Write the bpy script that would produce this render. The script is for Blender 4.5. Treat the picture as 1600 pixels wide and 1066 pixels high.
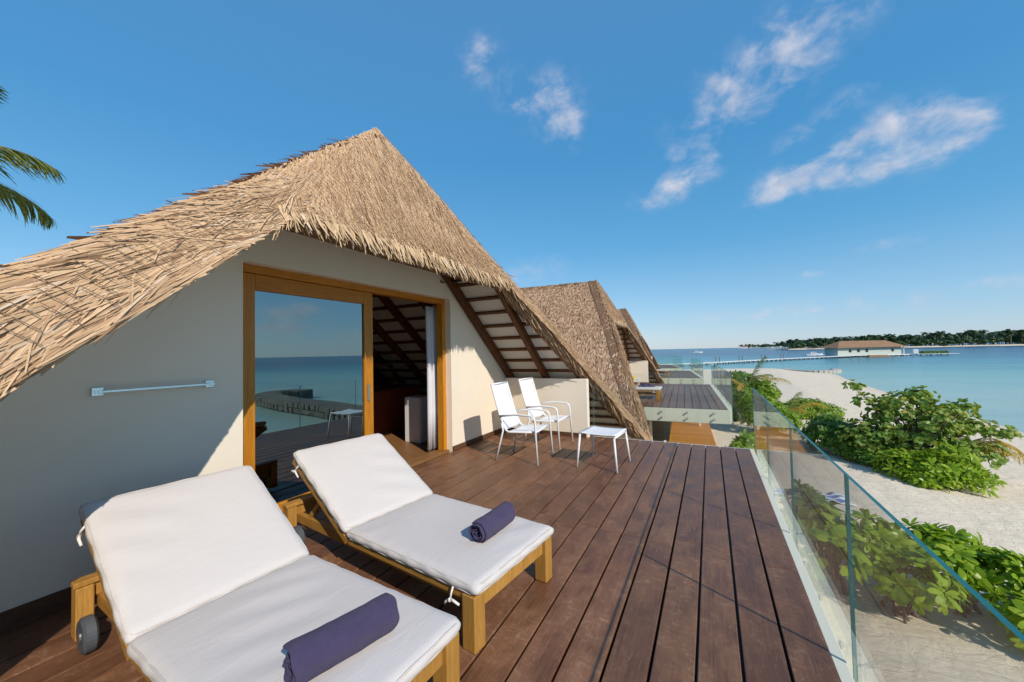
import bpy, math, random
import numpy as np
from mathutils import Vector, Matrix, Euler

for o in list(bpy.data.objects): bpy.data.objects.remove(o)
scene = bpy.context.scene
col = scene.collection
R = math.radians
rng = np.random.default_rng(7)
random.seed(7)

# ------------------------------------------------------------------ camera
# world: deck top z = 0, +Y along the deck boards, +X towards the sea
cam_d = bpy.data.cameras.new('camera'); cam = bpy.data.objects.new('camera', cam_d); col.objects.link(cam)
cam_d.sensor_width = 36.0; cam_d.lens = 36.0 * 598.08 / 1600.0
cam_d.clip_start = 0.05; cam_d.clip_end = 40000
th, pit, rol = R(27.295), R(1.692), R(1.206)
F_ = Vector((-math.sin(th)*math.cos(pit), math.cos(th)*math.cos(pit), math.sin(pit)))
R_ = Vector((math.cos(th), math.sin(th), 0)); U_ = R_.cross(F_)
R2 = R_*math.cos(rol) - U_*math.sin(rol); U2 = R_*math.sin(rol) + U_*math.cos(rol)
m = Matrix((( R2.x, U2.x, -F_.x, 0), (R2.y, U2.y, -F_.y, 0), (R2.z, U2.z, -F_.z, 1.5), (0, 0, 0, 1)))
cam.matrix_world = m
scene.camera = cam

# ------------------------------------------------------------------ sun, sky, exposure
SUN = Vector((1.085, -0.62, 0.883)).normalized()            # towards the sun
sun_d = bpy.data.lights.new('sun', 'SUN'); sun = bpy.data.objects.new('sun', sun_d); col.objects.link(sun)
sun_d.energy = 2.45; sun_d.angle = R(0.4); sun_d.color = (1.0, 0.92, 0.80)
sun.rotation_euler = SUN.to_track_quat('Z', 'Y').to_euler(); sun.location = (30, -17, 25)
scene.view_settings.view_transform = 'Standard'; scene.view_settings.look = 'None'
scene.view_settings.gamma = 1.0; scene.view_settings.use_curve_mapping = False
scene.view_settings.exposure = 0.78
SKY_STRENGTH = 0.15
scene.cycles.max_bounces = 6; scene.cycles.diffuse_bounces = 4; scene.cycles.glossy_bounces = 4; scene.cycles.transparent_max_bounces = 12
scene.cycles.caustics_reflective = False; scene.cycles.caustics_refractive = False

world = bpy.data.worlds.new('World'); scene.world = world; world.use_nodes = True
wt = world.node_tree; wn = wt.nodes; wl = wt.links
bg = wn['Background']; bg.inputs['Strength'].default_value = SKY_STRENGTH
sky = wn.new('ShaderNodeTexSky'); sky.sky_type = 'NISHITA'; sky.sun_disc = False
sky.sun_elevation = math.asin(SUN.z); sky.sun_rotation = math.atan2(SUN.x, SUN.y)
sky.altitude = 0; sky.air_density = 1.0; sky.dust_density = 0.2; sky.ozone_density = 1.6
wtc = wn.new('ShaderNodeTexCoord')
def wmath(op, a, b=None, c=None):
    n = wn.new('ShaderNodeMath'); n.operation = op
    for i, v in enumerate((a, b, c)):
        if v is None: continue
        if isinstance(v, (int, float)): n.inputs[i].default_value = v
        else: wl.new(v, n.inputs[i])
    return n.outputs[0]
def wdot(vec):
    n = wn.new('ShaderNodeVectorMath'); n.operation = 'DOT_PRODUCT'
    wl.new(wtc.outputs['Generated'], n.inputs[0]); n.inputs[1].default_value = vec
    return n.outputs['Value']
# clouds by direction: (direction, half width, half height, tilt degrees, weight)
CLOUDS = [((-0.41, 0.674, 0.614), .050, .048, 35, .70), ((-0.365, 0.745, 0.56), .04, .03, 35, .55), ((-0.29, 0.787, 0.545), .062, .060, 20, .85), ((-0.27, 0.79, 0.50), .03, .05, 20, .6),
          ((-0.05, 0.924, 0.379), .070, .030, 12, .85), ((-0.09, 0.93, 0.355), .035, .022, 5, .75), ((0.195, 0.89, 0.42), .075, .018, 26, .72),
          ((0.12, 0.936, 0.322), .050, .030, 20, .90), ((0.17, 0.925, 0.330), .050, .024, 12, .95), ((0.225, 0.91, 0.338), .060, .028, 16, 1.1),
          ((0.285, 0.893, 0.350), .065, .044, 14, 1.6), ((0.335, 0.878, 0.343), .065, .030, 6, 1.4), ((0.37, 0.87, 0.335), .05, .016, 0, .8),
          ((0.10, 0.84, 0.53), .20, .060, 36, .42), ((0.21, 0.80, 0.56), .24, .055, 34, .42), ((0.02, 0.85, 0.50), .10, .05, 30, .34), ((0.16, 0.83, 0.50), .16, .03, 34, .40),
          ((0.30, 0.936, 0.185), .055, .012, 6, .55), ((0.186, 0.971, 0.147), .03, .010, 0, .5),
          ((0.257, 0.963, 0.080), .16, .020, 0, .62), ((-0.40, 0.893, 0.205), .14, .035, 8, .45),
          ((0.42, 0.904, 0.097), .06, .010, 3, .6), ((0.02, 0.99, 0.07), .16, .014, 0, .52),
          ((0.83, 0.549, 0.102), .060, .020, 0, 1.3), ((0.76, 0.638, 0.124), .04, .014, 0, 1.0), ((0.865, 0.498, 0.066), .05, .010, 0, .9),
          ((0.76, 0.64, 0.05), .30, .020, 0, .55), ((0.95, -0.1, 0.3), .12, .05, 10, .9), ((0.6, -0.6, 0.45), .14, .05, 20, .7),
          ((-0.7, -0.6, 0.35), .15, .05, 10, .7), ((0.1, -0.9, 0.3), .15, .05, 0, .8)]
total = None
for d, sx, sy, tilt, wgt in CLOUDS:
    d = Vector(d).normalized(); a = Vector((d.y, -d.x, 0)).normalized(); b = a.cross(d)
    ta = R(tilt); a2 = a*math.cos(ta) + b*math.sin(ta); b2 = b*math.cos(ta) - a*math.sin(ta)
    qa = wmath('POWER', wdot(a2/sx), 2.0); qb = wmath('POWER', wdot(b2/sy), 2.0)
    # front-facing only
    g = wmath('MULTIPLY', wmath('EXPONENT', wmath('MULTIPLY', wmath('ADD', qa, qb), -0.8)), wgt)
    g = wmath('MULTIPLY', g, wmath('GREATER_THAN', wdot(d), 0.0))
    total = g if total is None else wmath('ADD', total, g)
nz = wn.new('ShaderNodeTexNoise'); nz.inputs['Scale'].default_value = 14; nz.inputs['Detail'].default_value = 9
nz.inputs['Roughness'].default_value = .60; nz.inputs['Distortion'].default_value = .25
mp = wn.new('ShaderNodeMapping'); mp.inputs['Rotation'].default_value = (0, R(25), 0); mp.inputs['Scale'].default_value = (1.0, 1.0, 1.35)
wl.new(wtc.outputs['Generated'], mp.inputs['Vector']); wl.new(mp.outputs[0], nz.inputs['Vector'])
tot = wmath('MINIMUM', total, 1.25)
dens = wmath('ADD', wmath('MULTIPLY', tot, .62), wmath('MULTIPLY', wmath('SUBTRACT', nz.outputs['Fac'], 0.53), wmath('MINIMUM', wmath('MULTIPLY', total, 4.2), 2.6)))
mr = wn.new('ShaderNodeMapRange'); mr.interpolation_type = 'SMOOTHSTEP'
mr.inputs['From Min'].default_value = .06; mr.inputs['From Max'].default_value = 1.30; mr.inputs['To Max'].default_value = .86
wl.new(dens, mr.inputs['Value'])
# clear tropical air: the sky keeps its blue down to a grey-blue horizon
sep = wn.new('ShaderNodeSeparateXYZ'); wl.new(wtc.outputs['Generated'], sep.inputs[0])
rmp = wn.new('ShaderNodeValToRGB'); wl.new(wmath('MAXIMUM', sep.outputs['Z'], 0.0), rmp.inputs['Fac'])
STOPS = [(0.0, (.205, .325, .480)), (.10, (.125, .305, .495)), (.24, (.026, .235, .455)), (.45, (.014, .195, .430)), (.75, (.050, .200, .430)), (1.0, (.075, .215, .460))]
while len(rmp.color_ramp.elements) < len(STOPS): rmp.color_ramp.elements.new(.5)
for e_, (p_, c_) in zip(rmp.color_ramp.elements, STOPS): e_.position = p_; e_.color = (*[x for x in c_], 1)
rs = wn.new('ShaderNodeVectorMath'); rs.operation = 'SCALE'; wl.new(rmp.outputs[0], rs.inputs[0]); rs.inputs['Scale'].default_value = 1.02/(SKY_STRENGTH*2**0.45)
hs = wn.new('ShaderNodeMix'); hs.data_type = 'RGBA'; hs.inputs['Factor'].default_value = .80
wl.new(sky.outputs[0], hs.inputs['A']); wl.new(rs.outputs[0], hs.inputs['B'])
mx = wn.new('ShaderNodeMix'); mx.data_type = 'RGBA'
wl.new(mr.outputs[0], mx.inputs['Factor']); wl.new(hs.outputs['Result'], mx.inputs['A'])
nz2 = wn.new('ShaderNodeTexNoise'); nz2.inputs['Scale'].default_value = 26; nz2.inputs['Detail'].default_value = 6; wl.new(mp.outputs[0], nz2.inputs['Vector'])
cc = wn.new('ShaderNodeValToRGB'); wl.new(nz2.outputs['Fac'], cc.inputs['Fac'])
cc.color_ramp.elements[0].position = .35; cc.color_ramp.elements[0].color = (2.2, 2.3, 2.75, 1); cc.color_ramp.elements[1].position = .68; cc.color_ramp.elements[1].color = (3.05, 2.97, 3.15, 1)
wl.new(cc.outputs[0], mx.inputs['B'])
wl.new(mx.outputs['Result'], bg.inputs['Color'])

# ------------------------------------------------------------------ helpers
def tag(o, label=None, cat=None, group=None, kind=None):
    if label: o['label'] = label
    if cat: o['category'] = cat
    if group: o['group'] = group
    if kind: o['kind'] = kind
    return o
def empty(name, loc=(0, 0, 0), rz=0, parent=None):
    o = bpy.data.objects.new(name, None); col.objects.link(o); o.location = loc; o.rotation_euler = (0, 0, rz)
    o.empty_display_size = .2; o.parent = parent
    return o
def link(name, me, parent=None, loc=None, rot=None):
    o = bpy.data.objects.new(name, me); col.objects.link(o); o.parent = parent
    if loc is not None: o.location = loc
    if rot is not None: o.rotation_euler = rot
    return o
def copy_tree(o, parent=None):
    c = o.copy(); col.objects.link(c); c.parent = parent
    for ch in [x for x in KIDS.get(o.name, [])]: copy_tree(ch, c)
    return c
KIDS = {}
def index_kids():
    KIDS.clear()
    for o in bpy.data.objects:
        if o.parent: KIDS.setdefault(o.parent.name, []).append(o)

def fast_mesh(name, V, Fq, mats=None, smooth=False):
    """V (n,3), Fq (m,k) all faces with the same corner count"""
    V = np.asarray(V, np.float32).reshape(-1, 3); Fq = np.asarray(Fq, np.int32); k = Fq.shape[1]
    me = bpy.data.meshes.new(name)
    me.vertices.add(len(V)); me.vertices.foreach_set('co', V.ravel())
    me.loops.add(Fq.size); me.loops.foreach_set('vertex_index', Fq.ravel())
    me.polygons.add(len(Fq)); me.polygons.foreach_set('loop_start', np.arange(0, Fq.size, k, dtype=np.int32))
    me.polygons.foreach_set('loop_total', np.full(len(Fq), k, np.int32))
    me.polygons.foreach_set('use_smooth', np.full(len(Fq), smooth, bool))
    me.update(calc_edges=True); me.validate()
    for mt in (mats or []): me.materials.append(mt)
    return me

class MB:
    def __init__(s): s.v = []; s.f = []; s.mi = []
    def poly(s, pts, faces, mi=0):
        b = len(s.v); s.v += [tuple(p) for p in pts]
        for f in faces: s.f.append(tuple(b+i for i in f)); s.mi.append(mi)
        return s
    def box(s, x0, x1, y0, y1, z0, z1, mi=0, M=None):
        p = [(x0,y0,z0),(x1,y0,z0),(x1,y1,z0),(x0,y1,z0),(x0,y0,z1),(x1,y0,z1),(x1,y1,z1),(x0,y1,z1)]
        if M is not None: p = [M @ Vector(q) for q in p]
        return s.poly(p, [(0,3,2,1),(4,5,6,7),(0,1,5,4),(1,2,6,5),(2,3,7,6),(3,0,4,7)], mi)
    def bar(s, a, b, w, h, up=(0,0,1), mi=0):
        a = Vector(a); b = Vector(b); d = (b-a).normalized(); u = Vector(up); sd = d.cross(u).normalized(); u = sd.cross(d)
        p = []
        for c in (a, b):
            for i, j in ((-1,-1),(1,-1),(1,1),(-1,1)): p.append(c + sd*(i*w/2) + u*(j*h/2))
        return s.poly(p, [(0,1,2,3)[::-1],(4,5,6,7),(0,1,5,4),(1,2,6,5),(2,3,7,6),(3,0,4,7)], mi)
    def tube(s, pts, r, n=8, mi=0, cap=True, flat=None):
        pts = [Vector(p) for p in pts]; rs = r if isinstance(r, (list, tuple)) else [r]*len(pts)
        b = len(s.v); prev = None
        for i, p in enumerate(pts):
            d = (pts[min(i+1, len(pts)-1)] - pts[max(i-1, 0)])
            d = d.normalized() if d.length > 1e-9 else Vector((0,0,1))
            if prev is None:
                ref = Vector((0,0,1)) if abs(d.z) < .9 else Vector((1,0,0)); u = d.cross(ref).normalized()
            else: u = (prev - d*prev.dot(d)).normalized()
            prev = u; w = d.cross(u)
            for k in range(n):
                a = 2*math.pi*k/n; s.v.append(tuple(p + (u*math.cos(a) + w*math.sin(a))*rs[i]))
        for i in range(len(pts)-1):
            for k in range(n):
                s.f.append((b+i*n+k, b+i*n+(k+1)%n, b+(i+1)*n+(k+1)%n, b+(i+1)*n+k)); s.mi.append(mi)
        if cap:
            s.f.append(tuple(b+k for k in range(n))[::-1]); s.mi.append(mi)
            s.f.append(tuple(b+(len(pts)-1)*n+k for k in range(n))); s.mi.append(mi)
        return s
    def prism(s, poly, axis, a, b, mi=0):
        """poly: 2D points in the two remaining axes (cyclic order), extruded a..b along axis"""
        n = len(poly)
        def P(q, t):
            if axis == 0: return (t, q[0], q[1])
            if axis == 1: return (q[0], t, q[1])
            return (q[0], q[1], t)
        pts = [P(q, a) for q in poly] + [P(q, b) for q in poly]
        return s.poly(pts, [tuple(range(n))[::-1], tuple(range(n, 2*n))] + [(i, (i+1) % n, n+(i+1) % n, n+i) for i in range(n)], mi)
    def mesh(s, name, mats, smooth=False):
        me = bpy.data.meshes.new(name); me.from_pydata(s.v, [], s.f)
        for mt in (mats if isinstance(mats, (list, tuple)) else [mats]): me.materials.append(mt)
        me.polygons.foreach_set('material_index', s.mi)
        if smooth: me.polygons.foreach_set('use_smooth', [True]*len(s.f))
        import bmesh
        bm = bmesh.new(); bm.from_mesh(me); bmesh.ops.recalc_face_normals(bm, faces=bm.faces); bm.to_mesh(me); bm.free()
        me.update()
        return me
    def build(s, name, mats, parent=None, smooth=False, bevel=0, loc=None, rot=None, autosmooth=False):
        o = link(name, s.mesh(name, mats, smooth), parent, loc, rot)
        if bevel:
            b = o.modifiers.new('bevel', 'BEVEL'); b.width = bevel; b.segments = 2; b.limit_method = 'ANGLE'; b.angle_limit = R(40)
        return o

def vnoise(x, y, seed, scale=1.0, octaves=3):
    r = np.random.default_rng(seed); out = np.zeros_like(np.asarray(x, float)); amp = 1.0
    for o in range(octaves):
        for _ in range(4):
            a = r.uniform(0, 2*np.pi); k = scale*(2**o)*r.uniform(.7, 1.3)
            out = out + amp*np.sin((np.cos(a)*x + np.sin(a)*y)*k + r.uniform(0, 6.28))/4
        amp *= .55
    return out

# ------------------------------------------------------------------ materials
MATS = {}
class NT:
    def __init__(s, name):
        s.m = bpy.data.materials.new(name); s.m.use_nodes = True; s.t = s.m.node_tree; s.n = s.t.nodes; s.l = s.t.links
        s.b = s.n['Principled BSDF']; s.out = s.n['Material Output']; MATS[name] = s.m
    def new(s, t, **kw):
        n = s.n.new(t)
        for k, v in kw.items(): setattr(n, k, v)
        return n
    def setin(s, node, k, v):
        if hasattr(v, 'links'): s.l.new(v, node.inputs[k])
        elif isinstance(v, (tuple, list)) and len(v) == 3 and node.inputs[k].type == 'RGBA': node.inputs[k].default_value = (*v, 1)
        else: node.inputs[k].default_value = v
    def coord(s, kind='Object', scale=(1, 1, 1), rot=(0, 0, 0)):
        tc = s.new('ShaderNodeTexCoord'); mp = s.new('ShaderNodeMapping')
        mp.inputs['Scale'].default_value = scale; mp.inputs['Rotation'].default_value = rot
        s.l.new(tc.outputs[kind], mp.inputs['Vector']); return mp.outputs[0]
    def worldpos(s, scale=(1, 1, 1)):
        g = s.new('ShaderNodeNewGeometry'); mp = s.new('ShaderNodeMapping'); mp.inputs['Scale'].default_value = scale
        s.l.new(g.outputs['Position'], mp.inputs['Vector']); return mp.outputs[0]
    def noise(s, vec, scale, detail=4, rough=.55, dist=0):
        n = s.new('ShaderNodeTexNoise'); s.l.new(vec, n.inputs['Vector'])
        n.inputs['Scale'].default_value = scale; n.inputs['Detail'].default_value = detail
        n.inputs['Roughness'].default_value = rough; n.inputs['Distortion'].default_value = dist
        return n.outputs['Fac']
    def ramp(s, fac, stops, interp='LINEAR'):
        r = s.new('ShaderNodeValToRGB'); s.l.new(fac, r.inputs['Fac']); r.color_ramp.interpolation = interp
        e = r.color_ramp.elements
        while len(e) < len(stops): e.new(.5)
        for i, (p, c) in enumerate(stops):
            e[i].position = p; e[i].color = (*c, 1) if len(c) == 3 else c
        return r.outputs['Color']
    def mix(s, fac, a, b, mode='MIX'):
        m = s.new('ShaderNodeMix', data_type='RGBA', blend_type=mode)
        for k, v in (('Factor', fac), ('A', a), ('B', b)): s.setin(m, k, v)
        return m.outputs['Result']
    def math(s, op, a, b=None, c=None):
        m = s.new('ShaderNodeMath', operation=op)
        for i, v in enumerate((a, b, c)):
            if v is not None: s.setin(m, i, v)
        return m.outputs[0]
    def bump(s, h, strength=.3, dist=.01):
        b = s.new('ShaderNodeBump'); s.l.new(h, b.inputs['Height']); b.inputs['Strength'].default_value = strength
        b.inputs['Distance'].default_value = dist; s.l.new(b.outputs[0], s.b.inputs['Normal']); return b
    def set(s, **kw):
        for k, v in kw.items(): s.setin(s.b, {'color': 'Base Color', 'rough': 'Roughness', 'metal': 'Metallic', 'spec': 'Specular IOR Level', 'trans': 'Transmission Weight', 'sheen': 'Sheen Weight'}.get(k, k), v)
        return s.m

def mk_plaster(name, c):
    t = NT(name); v = t.coord('Object')
    n = t.noise(v, 1.3, 5, .6); n2 = t.noise(v, 60, 3)
    t.set(color=t.mix(t.ramp(n, [(.3, (0, 0, 0)), (.75, (1, 1, 1))]), tuple(x*.93 for x in c), c), rough=.85, spec=.2)
    t.bump(n2, .12, .004); return t.m
def mk_wood(name, dark, light, axis=0, scale=1.0, rough=.5, spec=.35, bump=.12):
    t = NT(name); sc = [14*scale]*3; sc[axis] = 1.1*scale
    v = t.coord('Object', tuple(sc)); oi = t.new('ShaderNodeObjectInfo')
    off = t.new('ShaderNodeVectorMath', operation='ADD'); t.l.new(v, off.inputs[0])
    sc3 = t.new('ShaderNodeVectorMath', operation='SCALE'); t.l.new(oi.outputs['Location'], sc3.inputs[0]); sc3.inputs['Scale'].default_value = 3.7
    t.l.new(sc3.outputs[0], off.inputs[1])
    n = t.noise(off.outputs[0], 2.2, 7, .62, 1.2); n2 = t.noise(off.outputs[0], 14, 3, .6)
    c = t.ramp(n, [(.28, dark), (.72, light)])
    c = t.mix(t.math('MULTIPLY', oi.outputs['Random'], .35), c, tuple(x*.6 for x in dark))
    c = t.mix(t.ramp(n2, [(.35, (.25, .25, .25)), (.6, (0, 0, 0))]), c, tuple(x*.45 for x in dark))
    t.set(color=c, rough=rough, spec=spec); t.bump(n2, bump, .004); return t.m
def mk_plain(name, c, rough=.5, metal=0, spec=.5, noise=0, nscale=8):
    t = NT(name)
    if noise:
        v = t.coord('Object'); n = t.noise(v, nscale, 5); t.set(color=t.mix(n, tuple(x*(1-noise) for x in c), tuple(min(1, x*(1+noise)) for x in c)), rough=rough, metal=metal, spec=spec)
    else: t.set(color=c, rough=rough, metal=metal, spec=spec)
    return t.m

M_plaster = mk_plaster('white_plaster', (.86, .765, .63))
M_fascia = mk_plaster('cream_fascia', (.72, .69, .58))
M_teak = mk_wood('teak', (.36, .165, .030), (.58, .32, .08), 0, 1.0, .5, .35)
M_teak_z = mk_wood('teak_upright', (.36, .165, .030), (.58, .32, .08), 2, 1.0, .5, .35)
M_door = mk_wood('door_teak', (.44, .150, .010), (.72, .30, .022), 1, .9, .38, .4)
M_door_z = mk_wood('door_teak_upright', (.46, .16, .010), (.74, .32, .025), 2, .9, .38, .4)
M_rafter = mk_wood('stained_rafter', (.085, .028, .009), (.21, .085, .03), 1, .8, .6, .25)
M_skirt = mk_wood('stained_skirting', (.07, .03, .018), (.16, .08, .045), 1, .8, .6, .25)
M_floor = mk_wood('room_floor', (.22, .10, .035), (.40, .21, .08), 0, .9, .45, .35)
M_gold = mk_wood('golden_terrace', (.46, .16, .006), (.82, .36, .014), 0, 2.2, .45, .4)
M_cab = mk_wood('cabinet_wood', (.20, .040, .020), (.34, .075, .035), 2, .8, .35, .4)
M_white_metal = mk_plain('white_metal', (.78, .77, .77), .35, 0, .5)
M_chrome = mk_plain('chrome', (.75, .76, .78), .12, 1.0)
M_steel = mk_plain('brushed_steel', (.55, .55, .53), .32, 1.0)
M_rubber = mk_plain('grey_rubber', (.075, .085, .10), .6, 0, .4, .25, 20)
M_curtain = mk_plain('curtain', (.72, .72, .76), .85, 0, .1, .05, 5)
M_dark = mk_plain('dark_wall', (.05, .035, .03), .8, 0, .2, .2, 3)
M_soffit = mk_plaster('soffit_board', (.70, .68, .62))
M_rope = mk_plain('net_cord', (.20, .13, .08), .9, 0, .1)
M_mirror = mk_plain('mirror', (.5, .55, .6), .05, 1.0)
M_black = mk_plain('black_paint', (.02, .02, .022), .4)
M_sling = mk_plain('white_sling', (.80, .80, .82), .6, 0, .3, .04, 60)
M_yellow = mk_plain('yellow_plastic', (.70, .48, .02), .5)
M_sticker = mk_plain('white_plastic', (.80, .80, .80), .4)

def mk_deck():
    t = NT('dark_deck_wood'); oi = t.new('ShaderNodeObjectInfo')
    tc = t.new('ShaderNodeTexCoord'); add = t.new('ShaderNodeVectorMath', operation='ADD')
    comb = t.new('ShaderNodeCombineXYZ'); t.l.new(t.math('MULTIPLY', oi.outputs['Random'], 37.0), comb.inputs[0]); t.l.new(t.math('MULTIPLY', oi.outputs['Random'], 91.0), comb.inputs[1])
    t.l.new(tc.outputs['Object'], add.inputs[0]); t.l.new(comb.outputs[0], add.inputs[1])
    def mp(sc, rz=0):
        m_ = t.new('ShaderNodeMapping'); m_.inputs['Scale'].default_value = sc; m_.inputs['Rotation'].default_value = (0, 0, rz); t.l.new(add.outputs[0], m_.inputs['Vector']); return m_.outputs[0]
    grain = t.noise(mp((55, 2.0, 10)), 1.6, 6, .65, .8)
    fine = t.noise(mp((180, 5, 30)), 1.0, 3, .6)
    patch = t.noise(mp((4.5, 2.6, 1)), 1.0, 5, .68, .5)
    scuff = t.noise(mp((7, 14, 4), .5), 1.5, 6, .7, 1.6)
    scuff2 = t.noise(mp((34, 6, 4), -.6), 1.3, 5, .72, 1.0)
    c = t.ramp(grain, [(.25, (.078, .032, .016)), (.75, (.215, .095, .047))])
    c = t.mix(t.ramp(patch, [(.38, (0, 0, 0)), (.66, (.75, .75, .75))]), c, (.285, .135, .068))
    c = t.mix(t.math('MULTIPLY', oi.outputs['Random'], .38), c, (.085, .035, .020))
    s1 = t.math('MULTIPLY', t.ramp(scuff, [(.52, (0, 0, 0)), (.66, (1, 1, 1))]), t.ramp(patch, [(.40, (0, 0, 0)), (.62, (1, 1, 1))]))
    c = t.mix(t.math('MULTIPLY', s1, .45), c, (.42, .27, .175))
    c = t.mix(t.math('MULTIPLY', t.ramp(scuff2, [(.60, (0, 0, 0)), (.69, (1, 1, 1))]), .26), c, (.45, .31, .22))
    t.set(color=c, rough=t.ramp(patch, [(.3, (.34, .34, .34)), (.7, (.55, .55, .55))]), spec=.38)
    t.bump(t.math('ADD', grain, t.math('MULTIPLY', fine, .6)), .28, .004)
    return t.m
M_deck = mk_deck()

def mk_thatch(name, pale, mid, dark):
    t = NT(name); g = t.new('ShaderNodeNewGeometry'); v = t.worldpos()
    c = t.ramp(g.outputs['Random Per Island'], [(0, dark), (.20, mid), (.55, pale), (.9, tuple(min(.8, x*1.18) for x in pale)), (1, (.66, .55, .43))])
    n = t.noise(v, .9, 3); c = t.mix(t.ramp(n, [(.35, (0, 0, 0)), (.75, (.4, .4, .4))]), c, mid)
    n2 = t.noise(v, 30, 2); c = t.mix(t.math('MULTIPLY', n2, .35), c, tuple(x*.7 for x in mid))
    t.set(color=c, rough=.75, spec=.25)
    return t.m
M_thatch = mk_thatch('palm_thatch', (.66, .445, .262), (.48, .292, .160), (.19, .095, .05))
M_thatchfine = mk_thatch('reed_thatch', (.60, .400, .245), (.42, .255, .150), (.18, .09, .052))
M_core = mk_plain('thatch_core', (.17, .10, .06), .95, 0, .1, .3, 6)
M_fringe = mk_thatch('fringe_thatch', (.62, .44, .26), (.50, .34, .19), (.30, .19, .11))

def mk_fabric(name, c, weave=420, bump=.08, sheen=.1, wr=0):
    t = NT(name); v = t.coord('Object'); n = t.noise(v, 5, 4, .6); n2 = t.noise(v, weave, 2)
    t.set(color=t.mix(n, tuple(x*.94 for x in c), c), rough=.9, spec=.15, sheen=sheen)
    h = n2
    if wr:
        w1 = t.noise(t.coord('Object', (16, 5, 5), (0, 0, .5)), 1.0, 4, .6, .8)
        h = t.math('ADD', t.math('MULTIPLY', n2, .12), t.math('MULTIPLY', w1, wr))
    t.bump(h, bump, .01); return t.m
M_cushion = mk_fabric('offwhite_canvas', (.625, .575, .545), 420, .26, .05, 1.2)
M_piping = mk_plain('piping', (.56, .51, .47), .85, 0, .15)
M_tie = mk_plain('cotton_tie', (.78, .74, .70), .9, 0, .1)
def mk_towel():
    t = NT('purple_terry'); v = t.coord('Object'); n = t.noise(v, 14, 5, .65); n2 = t.noise(v, 170, 3, .75)
    t.set(color=t.mix(n, (.045, .034, .082), (.085, .068, .135)), rough=.95, spec=.1, sheen=.08)
    t.bump(t.math('ADD', n2, n), .8, .009); return t.m
M_towel = mk_towel()

def mk_glass():
    t = NT('clear_glass'); t.n.remove(t.b)
    g = t.new('ShaderNodeNewGeometry'); fr = t.new('ShaderNodeFresnel')
    t.l.new(t.math('ADD', t.math('MULTIPLY', g.outputs['Backfacing'], 1/1.38-1.38), 1.38), fr.inputs['IOR'])
    tr = t.new('ShaderNodeBsdfTransparent'); tr.inputs['Color'].default_value = (.98, .995, .985, 1)
    gl = t.new('ShaderNodeBsdfGlossy'); gl.inputs['Roughness'].default_value = 0.0; gl.inputs['Color'].default_value = (.95, .97, .97, 1)
    ms = t.new('ShaderNodeMixShader'); t.l.new(fr.outputs[0], ms.inputs[0]); t.l.new(tr.outputs[0], ms.inputs[1]); t.l.new(gl.outputs[0], ms.inputs[2])
    t.l.new(ms.outputs[0], t.out.inputs['Surface']); return t.m
M_glass = mk_glass()
t = NT('glass_edge'); t.set(color=(.018, .14, .145), rough=.35, spec=.2); M_gedge = t.m
def mk_doorglass():
    t = NT('tinted_door_glass'); t.n.remove(t.b)
    tr = t.new('ShaderNodeBsdfTransparent'); tr.inputs['Color'].default_value = (.05, .065, .065, 1)
    gl = t.new('ShaderNodeBsdfGlossy'); gl.inputs['Roughness'].default_value = 0.0; gl.inputs['Color'].default_value = (.72, .95, 1.0, 1)
    g = t.new('ShaderNodeNewGeometry'); fr = t.new('ShaderNodeFresnel')
    t.l.new(t.math('ADD', t.math('MULTIPLY', g.outputs['Backfacing'], 1/2.6-2.6), 2.6), fr.inputs['IOR'])
    ms = t.new('ShaderNodeMixShader'); t.l.new(t.math('MULTIPLY', fr.outputs[0], 1.6), ms.inputs[0]); t.l.new(tr.outputs[0], ms.inputs[1]); t.l.new(gl.outputs[0], ms.inputs[2])
    t.l.new(ms.outputs[0], t.out.inputs['Surface']); return t.m
M_dglass = mk_doorglass()

def mk_sand():
    t = NT('coral_sand'); v = t.worldpos()
    n = t.noise(v, .35, 5, .6); n2 = t.noise(v, 3.0, 6, .65, .4); n3 = t.noise(v, 90, 3)
    rake = t.noise(t.worldpos((2.2, 9, 1)), 1.0, 4, .6, .5)
    foot = t.new('ShaderNodeTexVoronoi'); t.l.new(t.worldpos((2.4, 2.4, 0.01)), foot.inputs['Vector']); foot.inputs['Randomness'].default_value = 1
    fd = t.ramp(foot.outputs['Distance'], [(.06, (0, 0, 0)), (.22, (1, 1, 1))])
    area = t.ramp(n, [(.48, (0, 0, 0)), (.6, (1, 1, 1))])
    # wet darker sand by the water line
    zz = t.new('ShaderNodeSeparateXYZ'); t.l.new(v, zz.inputs[0])
    wet = t.ramp(t.math('MULTIPLY_ADD', zz.outputs['Z'], 2.0, 4.75), [(0, (1, 1, 1)), (.32, (0, 0, 0))])
    c = t.ramp(n2, [(.3, (.70, .585, .44)), (.7, (.79, .67, .515))])
    c = t.mix(t.math('MULTIPLY', n3, .25), c, (.50, .44, .35))
    c = t.mix(t.math('MULTIPLY', wet, .55), c, (.40, .36, .28))
    t.set(color=c, rough=.95, spec=.1)
    h = t.math('ADD', t.math('ADD', t.math('MULTIPLY', n2, .9), t.math('MULTIPLY', rake, .6)), t.math('ADD', t.math('MULTIPLY', t.math('MULTIPLY', fd, area), .5), t.math('MULTIPLY', n3, .08)))
    t.bump(h, .55, .09); return t.m
M_sand = mk_sand()
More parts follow.
